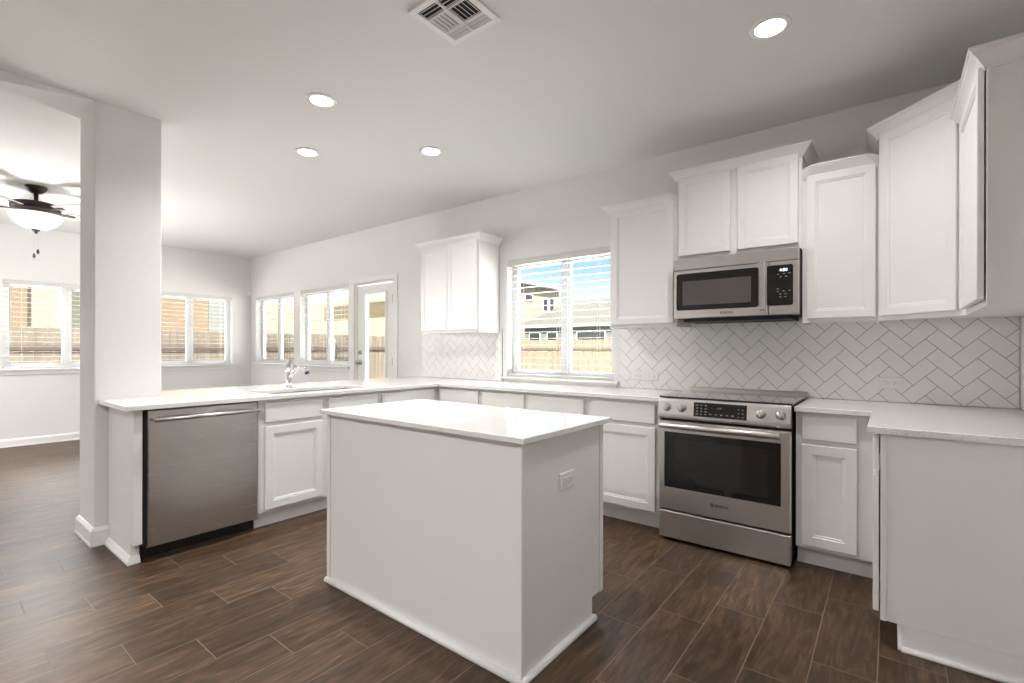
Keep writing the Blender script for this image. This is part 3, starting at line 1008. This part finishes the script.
# ------------------------------------------------------------------ microwave
t = thing('microwave', (-0.815, -0.22, 1.44), 'stainless over-the-range microwave with black door glass', 'microwave')
mx0, mx1, mz0, mz1, my = -1.194, -0.433, 1.452, 1.862, -0.395
MB().box(mx0, mx1, my, -0.012, mz0 + 0.004, mz1).build('case', M['dark'], t)
mb = MB()
mb.loops((mx0, my - 0.0003, 1.787), X, -Y, [(0, 0.761, 0, 0.075, 0), (0, 0.761, 0, 0.075, 0.024), (0.003, 0.758, 0.003, 0.072, 0.027)])
mb.build('vent_panel', M['steel'], t)
dw = 0.594
dd = MB()
dd.loops((mx0, my - 0.0003, mz0), X, -Y, [(0, dw, 0, 0.331, 0), (0, dw, 0, 0.331, 0.026), (0.004, dw - 0.004, 0.004, 0.327, 0.030)])
door = dd.build('door', M['steel'], t)
def rounded_plate(o, r, up, n, w, h, rad, d0, d1, seg=5):
    o, r, up, n = Vector(o), Vector(r), Vector(up), Vector(n)
    pts = []
    for (cx, cy, a0) in ((w - rad, rad, -90), (w - rad, h - rad, 0), (rad, h - rad, 90), (rad, rad, 180)):
        for i in range(seg + 1):
            a = math.radians(a0 + 90 * i / seg)
            pts.append((cx + rad * math.cos(a), cy + rad * math.sin(a)))
    n_ = len(pts)
    vs = [o + r * p[0] + up * p[1] + n * d0 for p in pts] + [o + r * p[0] + up * p[1] + n * d1 for p in pts]
    fs = [tuple(reversed(range(n_))), tuple(range(n_, 2 * n_))] + [(i, (i + 1) % n_, n_ + (i + 1) % n_, n_ + i) for i in range(n_)]
    return MB().add(vs, fs)
rounded_plate((mx0 + 0.020, my - 0.0305, 1.507), X, Z, -Y, 0.520, 0.252, 0.016, 0, 0.0012).build('door_glass', M['black_glass'], door)
rounded_plate((mx0 + 0.062, my - 0.0319, 1.541), X, Z, -Y, 0.435, 0.165, 0.004, 0, 0.0006).build('window_mesh', M['mw_screen'], door)
MB().loops((mx0 + 0.548, my - 0.0302, 1.485), X, -Y, [(0, 0.036, 0, 0.300, 0), (0, 0.036, 0, 0.300, 0.022), (0.008, 0.028, 0.004, 0.296, 0.032)]).build('door_handle', M['steel_handle'], door)
mb = MB()
mb.loops((mx0 + dw + 0.003, my - 0.0003, mz0), X, -Y, [(0, 0.164, 0, 0.331, 0), (0, 0.164, 0, 0.331, 0.026), (0.003, 0.161, 0.004, 0.327, 0.030)])
cp = mb.build('control_panel', M['steel'], t)
rounded_plate((mx0 + dw - 0.006, my - 0.0304, 1.510), X, Z, -Y, 0.143, 0.250, 0.012, 0, 0.0012).build('control_glass', M['black_glass'], cp)
cx_ = mx0 + dw + 0.070
text_mesh('clock_digits', '4:00', 0.026, (cx_ + 0.015, my - 0.0318, 1.728), X, Z, -Y, M['digits'], cp)
for (uu, vv) in ((-0.02, 1.700), (0.012, 1.703), (0.042, 1.705), (-0.006, 1.684), (0.024, 1.685), (-0.022, 1.610), (-0.022, 1.594), (0.010, 1.596), (0.042, 1.597), (-0.008, 1.578), (0.02, 1.578), (-0.008, 1.560), (0.02, 1.560)):
    MB().box(cx_ + uu, cx_ + uu + 0.012, my - 0.0321, my - 0.0317, vv, vv + 0.005).build('key_legend', M['print_grey'], cp)
def logo(parent, cx, y, z, s):
    text_mesh('logo_lettering', 'BOSCH', s, (cx + s * 0.95, y, z), X, Z, -Y, M['logo'], parent, bold=0.0006)
    mb = MB()
    seg = 28
    ring = []
    for rr in (0.54 * s, 0.38 * s):
        ring.append([(cx - s * 1.45 + rr * math.cos(2 * math.pi * i / seg), y - 0.0004, z + rr * math.sin(2 * math.pi * i / seg)) for i in range(seg)])
    mb.add(ring[0] + ring[1], [(i, (i + 1) % seg, seg + (i + 1) % seg, seg + i) for i in range(seg)])
    q = cx - s * 1.45
    mb.box(q - 0.22 * s, q - 0.12 * s, y - 0.0005, y - 0.0001, z - 0.32 * s, z + 0.32 * s)
    mb.box(q + 0.12 * s, q + 0.22 * s, y - 0.0005, y - 0.0001, z - 0.32 * s, z + 0.32 * s)
    mb.box(q - 0.12 * s, q + 0.12 * s, y - 0.0005, y - 0.0001, z - 0.05 * s, z + 0.05 * s)
    mb.build('logo_emblem', M['logo'], parent)
logo(door, mx0 + 0.345, my - 0.0307, 1.481, 0.018)
mb = MB()
mb.box(mx0 + 0.05, mx1 - 0.05, -0.36, -0.04, mz0 - 0.022, mz0 + 0.0035)
mb.build('underside_vent', M['rubber'], t)

# ------------------------------------------------------------------ range
t = thing('oven_range', (-0.81, -0.36, 0), 'stainless slide-in electric oven range with black glass cooktop', 'range')
rx0, rx1, ry = -1.191, -0.435, -0.668
MB().box(rx0 + 0.004, rx1 - 0.004, ry, -0.035, 0.02, 0.905).build('oven_body', M['dark'], t)
mb = MB()
mb.box(rx0 - 0.006, rx1 + 0.006, -0.685, -0.060, 0.921, 0.933)
mb.build('cooktop', M['cooktop'], t, bevel=0.003)
mb = MB()
mb.loops((rx0 - 0.004, -0.059, 0.918), X, Z, [(0, 0.764, 0, 0.050, 0), (0, 0.764, 0, 0.050, 0.030), (0.004, 0.760, 0.008, 0.044, 0.036)], up=Y)
mb.build('rear_trim', M['steel'], t)
# control panel: leans back towards the top
pz0, pz1 = 0.792, 0.920
mb = MB()
prof = [(-0.660, pz0), (-0.703, pz0), (-0.712, pz0 + 0.012), (-0.712, pz0 + 0.030), (-0.700, pz1 - 0.016), (-0.692, pz1), (-0.660, pz1)]
vs = [(rx0, y, z) for (y, z) in prof] + [(rx1, y, z) for (y, z) in prof]
k_ = len(prof)
mb.add(vs, [tuple(range(k_)), tuple(reversed(range(k_, 2 * k_)))] + [(i, i + k_, (i + 1) % k_ + k_, (i + 1) % k_) for i in range(k_)])
cp = mb.build('control_panel', M['steel'], t, bevel=0.002)
A_, B_ = Vector((0, -0.712, pz0 + 0.030)), Vector((0, -0.700, pz1 - 0.016))
pu = (B_ - A_).normalized()
pn = X.cross(pu).normalized()
if pn.y > 0: pn = -pn
def on_panel(x, z):
    tt = (z - A_.z) / (B_.z - A_.z)
    return Vector((x, A_.y + (B_.y - A_.y) * tt, z))
dsp = MB().obox(on_panel(-0.967, 0.820), X, pn, 0, 0.306, 0, 0.088, 0.0003, 0.002, up=pu).build('display', M['black_glass'], cp)
text_mesh('clock_digits', '12:00', 0.014, on_panel(-0.815, 0.878) + pn * 0.0022, X, pu, pn, M['print_grey'], dsp)
legends = [(-0.952 + i * 0.026, 0.832 + j * 0.018, 0.011, 0.006) for i in range(3) for j in range(4)]
legends += [(-0.872 + i * 0.032, 0.836, 0.012, 0.006) for i in range(5)]
legends += [(-0.710 + i * 0.024, 0.832 + j * 0.022, 0.008, 0.005) for i in range(2) for j in range(3)]
for (lx, lz, lw_, lh) in legends:
    MB().obox(on_panel(lx, lz), X, pn, 0, lw_, 0, lh, 0.0021, 0.0026, up=pu).build('key_legend', M['print_grey'], dsp)
for xk in (-1.137, -1.040, -0.587, -0.484):
    kb = MB().lathe(on_panel(xk, 0.866), pn, [(0.027, 0.0003), (0.027, 0.006), (0.021, 0.009), (0.020, 0.026), (0.017, 0.031), (0, 0.031)], 24).build('knob', M['steel_handle'], cp)
    MB().obox(on_panel(xk, 0.866), X, pn, -0.005, 0.005, -0.018, 0.018, 0.0312, 0.036, up=pu).build('grip', M['steel_handle'], kb)
# oven door
mb = MB()
mb.loops((rx0, ry - 0.0005, 0.205), X, -Y, [(0, 0.756, 0, 0.570, 0), (0, 0.756, 0, 0.570, 0.032), (0.005, 0.751, 0.005, 0.565, 0.037)])
od = mb.build('oven_door', M['steel'], t)
yf_ = ry - 0.0375
MB().obox((rx0 + 0.038, yf_, 0.349), X, -Y, 0, 0.670, 0, 0.357, -0.0002, 0.0015).build('door_glass', M['black_glass'], od)
MB().obox((rx0 + 0.105, yf_, 0.385), X, -Y, 0, 0.535, 0, 0.280, 0.0016, 0.0020).build('oven_window', M['oven_glass'], od)
hz = 0.752
hh_ = MB().tube([(rx0 + 0.020, yf_ - 0.050, hz), (rx0 + 0.024, yf_ - 0.050, hz), (rx1 - 0.049, yf_ - 0.050, hz), (rx1 - 0.045, yf_ - 0.050, hz)], [0.015, 0.019, 0.019, 0.015], 18).build('door_handle', M['steel_handle'], od)
for xx in (rx0 + 0.045, rx1 - 0.07):
    MB().box(xx - 0.012, xx + 0.012, yf_ - 0.040, yf_ - 0.0003, hz - 0.009, hz + 0.009).build('handle_post', M['steel_handle'], hh_)
logo(od, -0.822, yf_ - 0.0003, 0.282, 0.023)
mb = MB()
mb.loops((rx0, ry - 0.0005, 0.020), X, -Y, [(0, 0.756, 0, 0.172, 0), (0, 0.756, 0, 0.172, 0.030), (0.004, 0.752, 0.004, 0.168, 0.034)])
mb.build('drawer', M['steel'], t)
for xx in (rx0 + 0.05, rx1 - 0.05):
    for yy in (-0.60, -0.10):
        MB().cyl((xx, yy, 0.0), (xx, yy, 0.0195), 0.018, 12).build('foot', M['rubber'], t)

# ------------------------------------------------------------------ herringbone backsplash
def clip_poly(poly, a0, a1, b0, b1):
    def cut(pts, inside, inter):
        out = []
        for i in range(len(pts)):
            p, q = pts[i - 1], pts[i]
            ip, iq = inside(p), inside(q)
            if iq:
                if not ip: out.append(inter(p, q))
                out.append(q)
            elif ip:
                out.append(inter(p, q))
        return out
    def lin(ax, v):
        def f_(p, q):
            t_ = (v - p[ax]) / (q[ax] - p[ax])
            return (p[0] + (q[0] - p[0]) * t_, p[1] + (q[1] - p[1]) * t_)
        return f_
    for (ax, v, sgn) in ((0, a0, 1), (0, a1, -1), (1, b0, 1), (1, b1, -1)):
        if not poly: return []
        poly = cut(poly, lambda p: (p[ax] - v) * sgn >= 0, lin(ax, v))
    return poly

TW = 0.1124 / math.sqrt(2)
def herringbone(name, label, a0, a1, b0, b1, frame, anchor, holes=()):
    """frame(a, b, d) -> world point"""
    mb = MB()
    def slab(poly, d0, d1, mi):
        n_ = len(poly)
        vs = [frame(p[0], p[1], d0) for p in poly] + [frame(p[0], p[1], d1) for p in poly]
        mb.add(vs, [tuple(reversed(range(n_))), tuple(range(n_, 2 * n_))] + [(i, (i + 1) % n_, n_ + (i + 1) % n_, n_ + i) for i in range(n_)], mi)
    slab([(a0, b0), (a1, b0), (a1, b1), (a0, b1)], 0.0, 0.0060, 1)
    g_ = 0.0013
    s2 = 1 / math.sqrt(2)
    for k in range(-90, 91):
        for m_ in range(-60, 61):
            pb, qb = k + 2 * m_, k - 2 * m_
            for (p0, p1, q0, q1) in ((0, 2, 0, 1), (2, 3, -1, 1)):
                P_ = [((pb + p0) * TW + g_, (qb + q0) * TW + g_), ((pb + p1) * TW - g_, (qb + q0) * TW + g_),
                      ((pb + p1) * TW - g_, (qb + q1) * TW - g_), ((pb + p0) * TW + g_, (qb + q1) * TW - g_)]
                W_ = [(anchor[0] + (p - q) * s2, anchor[1] + (p + q) * s2) for (p, q) in P_]
                if max(w[0] for w in W_) < a0 or min(w[0] for w in W_) > a1 or max(w[1] for w in W_) < b0 or min(w[1] for w in W_) > b1:
                    continue
                W_ = clip_poly(W_, a0 + 0.001, a1 - 0.001, b0 + 0.0015, b1)
                if len(W_) < 3: continue
                ar = abs(sum(W_[i - 1][0] * W_[i][1] - W_[i][0] * W_[i - 1][1] for i in range(len(W_)))) / 2
                if ar < 2e-6: continue
                slab(W_, 0.0050, 0.0075, 0)
    o_ = mb.build(name, [M['tile'], M['grout']])
    tag(o_, label, 'backsplash')
    return o_
anchor = (0.112, 1.303 - 0.1686)
fb = lambda a, b, d_: Vector((a, -d_ - 0.0005, b))
fr2 = lambda a, b, d_: Vector((XR - d_ - 0.0005, a, b))
BZ0 = CT1 + 0.001
herringbone('backsplash', 'white herringbone tile backsplash panel left of the kitchen window', -4.29, -3.088, BZ0, 1.445, fb, anchor)
herringbone('backsplash', 'white herringbone tile backsplash running behind the range to the right corner', -1.80, XR - 0.010, BZ0, 1.480, fb, anchor)
herringbone('backsplash', 'strip of white herringbone tile turning onto the right wall', -1.26, -0.010, BZ0, 1.415, fr2, (0.03, 1.303 - 0.1686))

# ------------------------------------------------------------------ outlets
def outlet(o, r, n, label, gang=1):
    o, r, n = Vector(o), Vector(r), Vector(n)
    up = Z
    t = thing('wall_outlet', o, label, 'outlet', 'white wall outlets')
    w_ = 0.058
    hgt = 0.036 if gang == 1 else 0.058
    mb = MB()
    mb.loops(o, r, n, [(-w_, w_, -hgt, hgt, 0.0003), (-w_, w_, -hgt, hgt, 0.003), (-w_ + 0.004, w_ - 0.004, -hgt + 0.004, hgt - 0.004, 0.006)], up=up)
    mb.build('cover_plate', M['plastic'], t)
    rows = (0.0,) if gang == 1 else (0.0,)
    for s_ in (-0.019, 0.019):
        mb = MB()
        mb.loops(o + r * s_, r, n, [(-0.0155, 0.0155, -0.0165, 0.0165, 0.0061), (-0.0145, 0.0145, -0.0155, 0.0155, 0.0085)], up=up)
        rc = mb.build('receptacle', M['plastic'], t)
        mb = MB()
        for (du, dv, wu, wv) in ((-0.004, 0.0055, 0.008, 0.002), (-0.004, -0.0075, 0.008, 0.002), (0.006, -0.002, 0.004, 0.004)):
            mb.obox(o + r * (s_ + du) + up * dv, r, n, 0, wu, 0, wv, 0.0086, 0.0090)
        mb.build('slots', M['slot'], rc)
    return t
outlet((0.003, -0.0085, 1.032), X, -Y, 'white outlet on the tile right of the range')
outlet((-1.520, -0.0085, 1.02), X, -Y, 'white outlet on the tile immediately beside the left end of the range')
outlet((-1.635, -0.0085, 1.02), X, -Y, 'white outlet on the tile nearest the right end of the kitchen window sill')
outlet((-3.26, -0.0085, 0.995), X, -Y, 'white outlet on the tile left of the kitchen window')
outlet((IX1 + 0.0005, -2.054, 0.688), Y, X, 'white outlet on the right side of the island')

# ------------------------------------------------------------------ ceiling fittings
can0 = thing('recessed_light', (CANS_SEEN[0][0], CANS_SEEN[0][1], H), 'lit recessed ceiling light above the oven range', 'ceiling light', 'recessed ceiling lights')
px, py = CANS_SEEN[0]
MB().lathe((px, py, H), -Z, [(0.064, -0.0003), (0.092, 0.0005), (0.090, 0.004), (0.074, 0.009), (0.066, 0.006)], 40).build('trim_ring', M['trim'], can0)
MB().lathe((px, py, H - 0.0062), -Z, [(0.068, 0), (0.060, 0.002), (0, 0.0035)], 40).build('lens', M['lens'], can0)
can_labels = ['', 'lit recessed ceiling light above the island, largest of the left three', 'lit recessed ceiling light farthest left, above the peninsula', 'lit recessed ceiling light nearest the window wall, left of the kitchen window']
def can_or_fill_lamp(x, y, watts):
    la = bpy.data.lights.new('can_or_fill_lamp', 'AREA')
    la.shape = 'DISK'
    la.size = 0.12
    la.spread = math.radians(145)
    la.energy = watts
    la.color = (1.0, 0.985, 0.965)
    lo = bpy.data.objects.new('can_or_fill_lamp', la)
    C.objects.link(lo)
    lo.location = (x, y, H - 0.012)
    return lo
can_or_fill_lamp(*CANS_SEEN[0], CAN_WATTS[0])
for i, (x, y) in enumerate(CANS_SEEN[1:], 1):
    c = copy_tree(can0)
    c.location = (x, y, H)
    c['label'] = can_labels[i]
    can_or_fill_lamp(x, y, CAN_WATTS[i])
for (x, y, w_) in UNSEEN_FILL:  # added fill lamps, out of view and without fittings
    can_or_fill_lamp(x, y, w_)

# four-way ceiling register
vx0, vx1, vy0, vy1 = -1.748, -1.442, -2.340, -2.034
t = thing('ceiling_vent', ((vx0 + vx1) / 2, (vy0 + vy1) / 2, H), 'white four-way louvred air vent in the kitchen ceiling', 'vent')
w_ = vx1 - vx0
mb = MB()
b_ = 0.032
for (p0, p1, q0, q1) in ((0, w_, 0, b_), (0, w_, w_ - b_, w_), (0, b_, b_, w_ - b_), (w_ - b_, w_, b_, w_ - b_)):
    mb.box(vx0 + p0, vx0 + p1, vy0 + q0, vy0 + q1, H - 0.012, H - 0.0005)
mb.build('frame', M['trim'], t, bevel=0.002)
MB().box(vx0 + b_, vx1 - b_, vy0 + b_, vy1 - b_, H - 0.0015, H - 0.0006).build('duct_shade_sheet', M['dark'], t)  # black sheet painting the shade of the duct behind the louvers
c0, c1 = b_, w_ - b_
mid = w_ / 2
MB().box(vx0 + mid - 0.004, vx0 + mid + 0.004, vy0 + c0, vy0 + c1, H - 0.013, H - 0.002).box(vx0 + c0, vx0 + c1, vy0 + c0 + 0.063, vy0 + c0 + 0.069, H - 0.0128, H - 0.002).box(vx0 + c0, vx0 + c1, vy0 + c1 - 0.069, vy0 + c1 - 0.063, H - 0.0128, H - 0.002).build('divider', M['trim'], t)
def louvers(ax0, ax1, ay0, ay1, along, lean, n_):
    mb = MB()
    hw, zt, zb = 0.0045, H - 0.004, H - 0.0115
    for i in range(n_):
        if along == 'x':
            y_ = ay0 + (i + 0.5) * (ay1 - ay0) / n_
            P_ = [(ax0, y_ - lean * hw, zt), (ax1, y_ - lean * hw, zt), (ax1, y_ + lean * hw, zb), (ax0, y_ + lean * hw, zb)]
            off_ = Vector((0, 0.0012, 0))
        else:
            x_ = ax0 + (i + 0.5) * (ax1 - ax0) / n_
            P_ = [(x_ - lean * hw, ay0, zt), (x_ - lean * hw, ay1, zt), (x_ + lean * hw, ay1, zb), (x_ + lean * hw, ay0, zb)]
            off_ = Vector((0.0012, 0, 0))
        P_ = [Vector(p) for p in P_]
        mb.add([p - off_ for p in P_] + [p + off_ for p in P_], [(0, 1, 2, 3), (7, 6, 5, 4), (0, 4, 5, 1), (1, 5, 6, 2), (2, 6, 7, 3), (3, 7, 4, 0)])
    mb.build('louvers', M['trim'], t)
q0, q1 = c0 + 0.066, c1 - 0.066
for (a_, b_2) in ((c0, mid - 0.004), (mid + 0.004, c1)):
    louvers(vx0 + a_, vx0 + b_2, vy0 + c0, vy0 + q0 - 0.003, 'x', -1, 3)
    louvers(vx0 + a_, vx0 + b_2, vy0 + q1 + 0.003, vy0 + c1, 'x', 1, 3)
louvers(vx0 + c0, vx0 + mid - 0.004, vy0 + q0 + 0.003, vy0 + q1 - 0.003, 'y', -1, 5)
louvers(vx0 + mid + 0.004, vx0 + c1, vy0 + q0 + 0.003, vy0 + q1 - 0.003, 'y', 1, 5)

# ceiling fan with a glass bowl light
qx, qy = -6.49, -2.953
t = thing('ceiling_fan', (qx, qy, H), 'dark bronze ceiling fan with glass bowl light left of the pillar', 'ceiling fan')
MB().lathe((qx, qy, H - 0.0005), -Z, [(0.082, 0), (0.082, 0.012), (0.070, 0.035), (0.045, 0.060), (0.022, 0.068)], 32).build('canopy', M['bronze'], t)
MB().cyl((qx, qy, H - 0.065), (qx, qy, H - 0.16), 0.017, 16).build('downrod', M['bronze'], t)
MB().lathe((qx, qy, H - 0.145), -Z, [(0.03, 0), (0.05, 0.012), (0.165, 0.020), (0.182, 0.034), (0.182, 0.075), (0.165, 0.088), (0.09, 0.094), (0.075, 0.125), (0.06, 0.135)], 36).build('motor_housing', M['bronze'], t)
MB().lathe((qx, qy, H - 0.268), -Z, [(0.19, 0), (0.195, 0.006), (0.182, 0.045), (0.145, 0.092), (0.09, 0.128), (0.03, 0.143), (0, 0.144)], 40).build('glass_bowl', M['fan_glass'], t)
MB().lathe((qx, qy, H - 0.411), -Z, [(0.034, 0), (0.030, 0.010), (0.012, 0.022), (0.012, 0.034), (0.006, 0.042), (0, 0.044)], 20).build('finial', M['bronze'], t)
for (ox, ln) in ((0.012, 0.15), (-0.012, 0.19)):
    mb = MB().cyl((qx + ox, qy + ox, H - 0.45), (qx + ox, qy + ox, H - 0.45 - ln), 0.0008, 6)
    ch = mb.build('pull_chain', M['nickel'], t)
    MB().lathe((qx + ox, qy + ox, H - 0.45 - ln), -Z, [(0.004, 0), (0.011, 0.015), (0.012, 0.035), (0.004, 0.05)], 12).build('pull_knob', M['bronze'], ch)
M['blade'] = mat('fan_blade_silver_underside', (0.30, 0.285, 0.27), 0.35)
for i in range(5):
    a = math.radians(31 + 72 * i)
    rr = Vector((math.cos(a), math.sin(a), 0)); ss = Vector((-math.sin(a), math.cos(a), 0))
    up_ = (Z * math.cos(0.21) + ss * math.sin(0.21))
    sd = (ss * math.cos(0.21) - Z * math.sin(0.21))
    o_ = Vector((qx, qy, H - 0.218))
    pts = [(0.22, -0.050), (0.30, -0.062), (0.55, -0.070), (0.655, -0.062), (0.672, -0.030), (0.672, 0.030), (0.655, 0.062), (0.55, 0.070), (0.30, 0.062), (0.22, 0.050)]
    n_ = len(pts)
    vs = [o_ + rr * p[0] + sd * p[1] - up_ * 0.003 for p in pts] + [o_ + rr * p[0] + sd * p[1] + up_ * 0.003 for p in pts]
    bl = MB().add(vs, [tuple(reversed(range(n_))), tuple(range(n_, 2 * n_))] + [(i_, (i_ + 1) % n_, n_ + (i_ + 1) % n_, n_ + i_) for i_ in range(n_)]).build('blade', M['blade'], t)
    MB().obox(o_ + rr * 0.10, rr, up_, 0, 0.20, -0.016, 0.016, -0.012, -0.0035, up=sd).build('blade_iron', M['bronze'], bl)
pl = bpy.data.lights.new('fan_fill_lamp', 'POINT')  # added fill lamp floating below the bowl to brighten the dining walls
pl.energy = 62
pl.shadow_soft_size = 0.2
pl.color = (1.0, 0.985, 0.97)
plo = bpy.data.objects.new('fan_fill_lamp', pl)
C.objects.link(plo)
plo.location = (qx, qy, H - 1.08)
# bodiless fill lamp added out of view, behind and left of the camera
for (x, y, z, w_) in ((-4.4, -6.6, 1.6, 22),):
    la = bpy.data.lights.new('offscreen_fill_lamp', 'POINT')
    la.energy = w_
    la.shadow_soft_size = 0.2
    la.color = (1.0, 0.99, 0.98)
    lo = bpy.data.objects.new('offscreen_fill_lamp', la)
    C.objects.link(lo)
    lo.location = (x, y, z)

# ------------------------------------------------------------------ outdoors
GZ = -0.15
mb = MB().box(-60, 40, -30, 80, GZ - 0.3, GZ)
struct('ground', mb, M['bounce_ground'])
mb = MB().box(-12.2, -4.6, 0.17, 4.0, GZ, GZ + 0.05)
struct('patio_slab', mb, M['concrete'])

def fence(label, p0, p1, z0, z1, face, material, posts, step=0.140, ear=0.03):
    """picket fence from p0 to p1; face is the side vector towards the house where the rails sit"""
    p0, p1, face = Vector((*p0, 0)), Vector((*p1, 0)), Vector(face)
    dr_ = (p1 - p0).normalized()
    ln = (p1 - p0).length
    t = thing('wooden_fence', (p0 + p1) / 2 + Z * z0, label, 'fence')
    mb = MB()
    k = int(ln / step)
    for i in range(k):
        a = i * step
        w = step - 0.008
        zz = z1 + random.uniform(-0.012, 0.012)
        pts = [(a, z0), (a + w, z0), (a + w, zz - ear), (a + w - ear, zz), (a + ear, zz), (a, zz - ear)]
        vs = [p0 + dr_ * q[0] + Z * q[1] for q in pts] + [p0 + dr_ * q[0] + Z * q[1] - face * 0.018 for q in pts]
        mb.add(vs, [(0, 1, 2, 3, 4, 5), (11, 10, 9, 8, 7, 6)] + [(j, (j + 1) % 6, 6 + (j + 1) % 6, 6 + j) for j in range(6)])
    mb.build('pickets', material, t)
    for zr in (z0 + 0.28, (z0 + z1) / 2 + 0.45 if z1 - z0 > 1.5 else (z0 + z1) / 2):
        MB().obox(p0, dr_, face, 0, ln, zr, zr + 0.085, 0.0005, 0.038).build('rail', M['rail'], t)
    for a in posts:
        q = p0 + dr_ * a + face * 0.075
        MB().cyl(q + Z * z0, q + Z * (z1 - 0.12), 0.032, 12).build('post', M['post'], t)
    return t
fence('weathered picket fence along the left side yard, beyond the dining windows', (-13.0, -9.0), (-13.0, 12.6), GZ, 1.66, (1, 0, 0), M['fence_grey'], [1.2, 3.6, 6.0, 8.35, 10.8, 13.2, 15.6, 18.0, 20.4])
fence('sunlit board fence at the back of the yard, seen through the kitchen window', (-12.9, 12.7), (8.0, 12.7), GZ, 1.62, (0, -1, 0), M['fence'], [0.3, 2.7, 5.1, 7.5, 9.9, 12.3, 14.7, 17.1])

def hip_roof(x0, x1, y0, y1, z0, rise, ov, run=None):
    a0, a1, b0, b1 = x0 - ov, x1 + ov, y0 - ov, y1 + ov
    run = run or min(a1 - a0, b1 - b0) / 2
    if (a1 - a0) >= (b1 - b0):
        r0, r1 = (a0 + run, (b0 + b1) / 2), (a1 - run, (b0 + b1) / 2)
    else:
        r0, r1 = ((a0 + a1) / 2, b0 + run), ((a0 + a1) / 2, b1 - run)
    vs = [(a0, b0, z0), (a1, b0, z0), (a1, b1, z0), (a0, b1, z0), (r0[0], r0[1], z0 + rise), (r1[0], r1[1], z0 + rise),
          (a0, b0, z0 - 0.16), (a1, b0, z0 - 0.16), (a1, b1, z0 - 0.16), (a0, b1, z0 - 0.16)]
    if (a1 - a0) >= (b1 - b0):
        fs = [(0, 1, 5, 4), (1, 2, 5), (2, 3, 4, 5), (3, 0, 4)]
    else:
        fs = [(0, 1, 4), (1, 2, 5, 4), (2, 3, 5), (3, 0, 4, 5)]
    fs += [(0, 6, 7, 1), (1, 7, 8, 2), (2, 8, 9, 3), (3, 9, 6, 0), (6, 9, 8, 7)]
    mb = MB().add(vs, fs)
    for i in range(len(mb.mi) - 5, len(mb.mi)):
        mb.mi[i] = 1
    return mb

def house(label, x0, x1, y0, y1, z1, wallm, rise, ov, wins, face='front', run=None, roofm='shingle'):
    t = thing('neighbour_house', ((x0 + x1) / 2, (y0 + y1) / 2, GZ), label, 'house')
    MB().box(x0, x1, y0, y1, GZ, z1).build('wall', wallm, t)
    hip_roof(x0, x1, y0, y1, z1 + 0.161, rise, ov, run).build('roof', [M[roofm], M['ext_white']], t)
    for (a, b, c_, d_) in wins:
        mb = MB()
        if face == 'front':
            mb.box(a - 0.07, b + 0.07, y0 - 0.04, y0 - 0.0005, c_ - 0.07, d_ + 0.07)
            fr_ = mb.build('window', M['ext_white'], t)
            MB().box(a, b, y0 - 0.05, y0 - 0.041, c_, d_).build('pane', M['ext_glass'], fr_)
        else:
            mb.box(x1 + 0.0005, x1 + 0.04, a - 0.07, b + 0.07, c_ - 0.07, d_ + 0.07)
            fr_ = mb.build('window', M['ext_white'], t)
            MB().box(x1 + 0.041, x1 + 0.05, a, b, c_, d_).build('pane', M['ext_glass'], fr_)
    return t
house('single-storey pale house with grey hip roof beyond the back fence, nearest the kitchen window', -17.6, -3.0, 20.0, 28.0, 2.52, M['sage'], 1.75, 0.28,
      [(-17.2, -16.5, 1.3, 2.2), (-15.9, -15.3, 1.3, 2.2), (-13.9, -12.2, 1.2, 2.2), (-11.4, -10.8, 1.2, 2.2)], run=1.2)
house('tall cream two-storey house beside the grey hip roof, upper left in the kitchen window', -34.0, -20.0, 17.5, 27.6, 5.75, M['cream'], 0.9, 0.35,
      [(23.3, 24.0, 4.7, 5.05), (25.5, 25.95, 4.1, 5.0), (26.35, 26.8, 4.1, 5.0)], face='side', run=4.0, roofm='shingle_light')
# house next door on the left
t = house('cream house close beyond the left fence, seen through the dining windows', -26.0, -16.5, -1.8, 16.0, 3.7, M['cream'], 1.2, 0.3, [], face='side')
side_house = t
house('tan house beyond the left fence, seen left of the pillar', -26.0, -16.5, -14.0, -2.62, 3.7, M['tan'], 1.2, 0.3, [], face='side')

for (a, b, mm) in ((-1.20, 0.55, 'greendark'), (0.56, 2.13, 'tan'), (2.14, 2.85, 'pale')):
    MB().box(-16.4995, -16.44, a, b, GZ, 3.69).build('siding_panel', M[mm], side_house)
MB().box(-16.4995, -16.45, -3.0, -1.81, GZ, 3.69).build('siding_panel', M['tan'], side_house)
MB().box(-16.4995, -16.43, -1.27, -1.21, GZ, 3.69).build('corner_trim', M['ext_white'], side_house)

# covered patio outside the dining wall
t = thing('patio_cover', (-9.0, 2.0, 2.4), 'beige patio cover with a deep front beam outside the glazed door', 'patio cover')
MB().box(-12.2, -6.3, 0.165, 3.7, 2.38, 2.50).build('roof_deck', M['patio'], t)
MB().box(-12.2, -6.3, 3.45, 3.7, 2.0, 2.3795).build('beam', M['beam'], t)
for xx in (-6.45,):
    MB().box(xx - 0.09, xx + 0.09, 3.48, 3.67, GZ + 0.05, 1.9995).build('post', M['patio'], t)
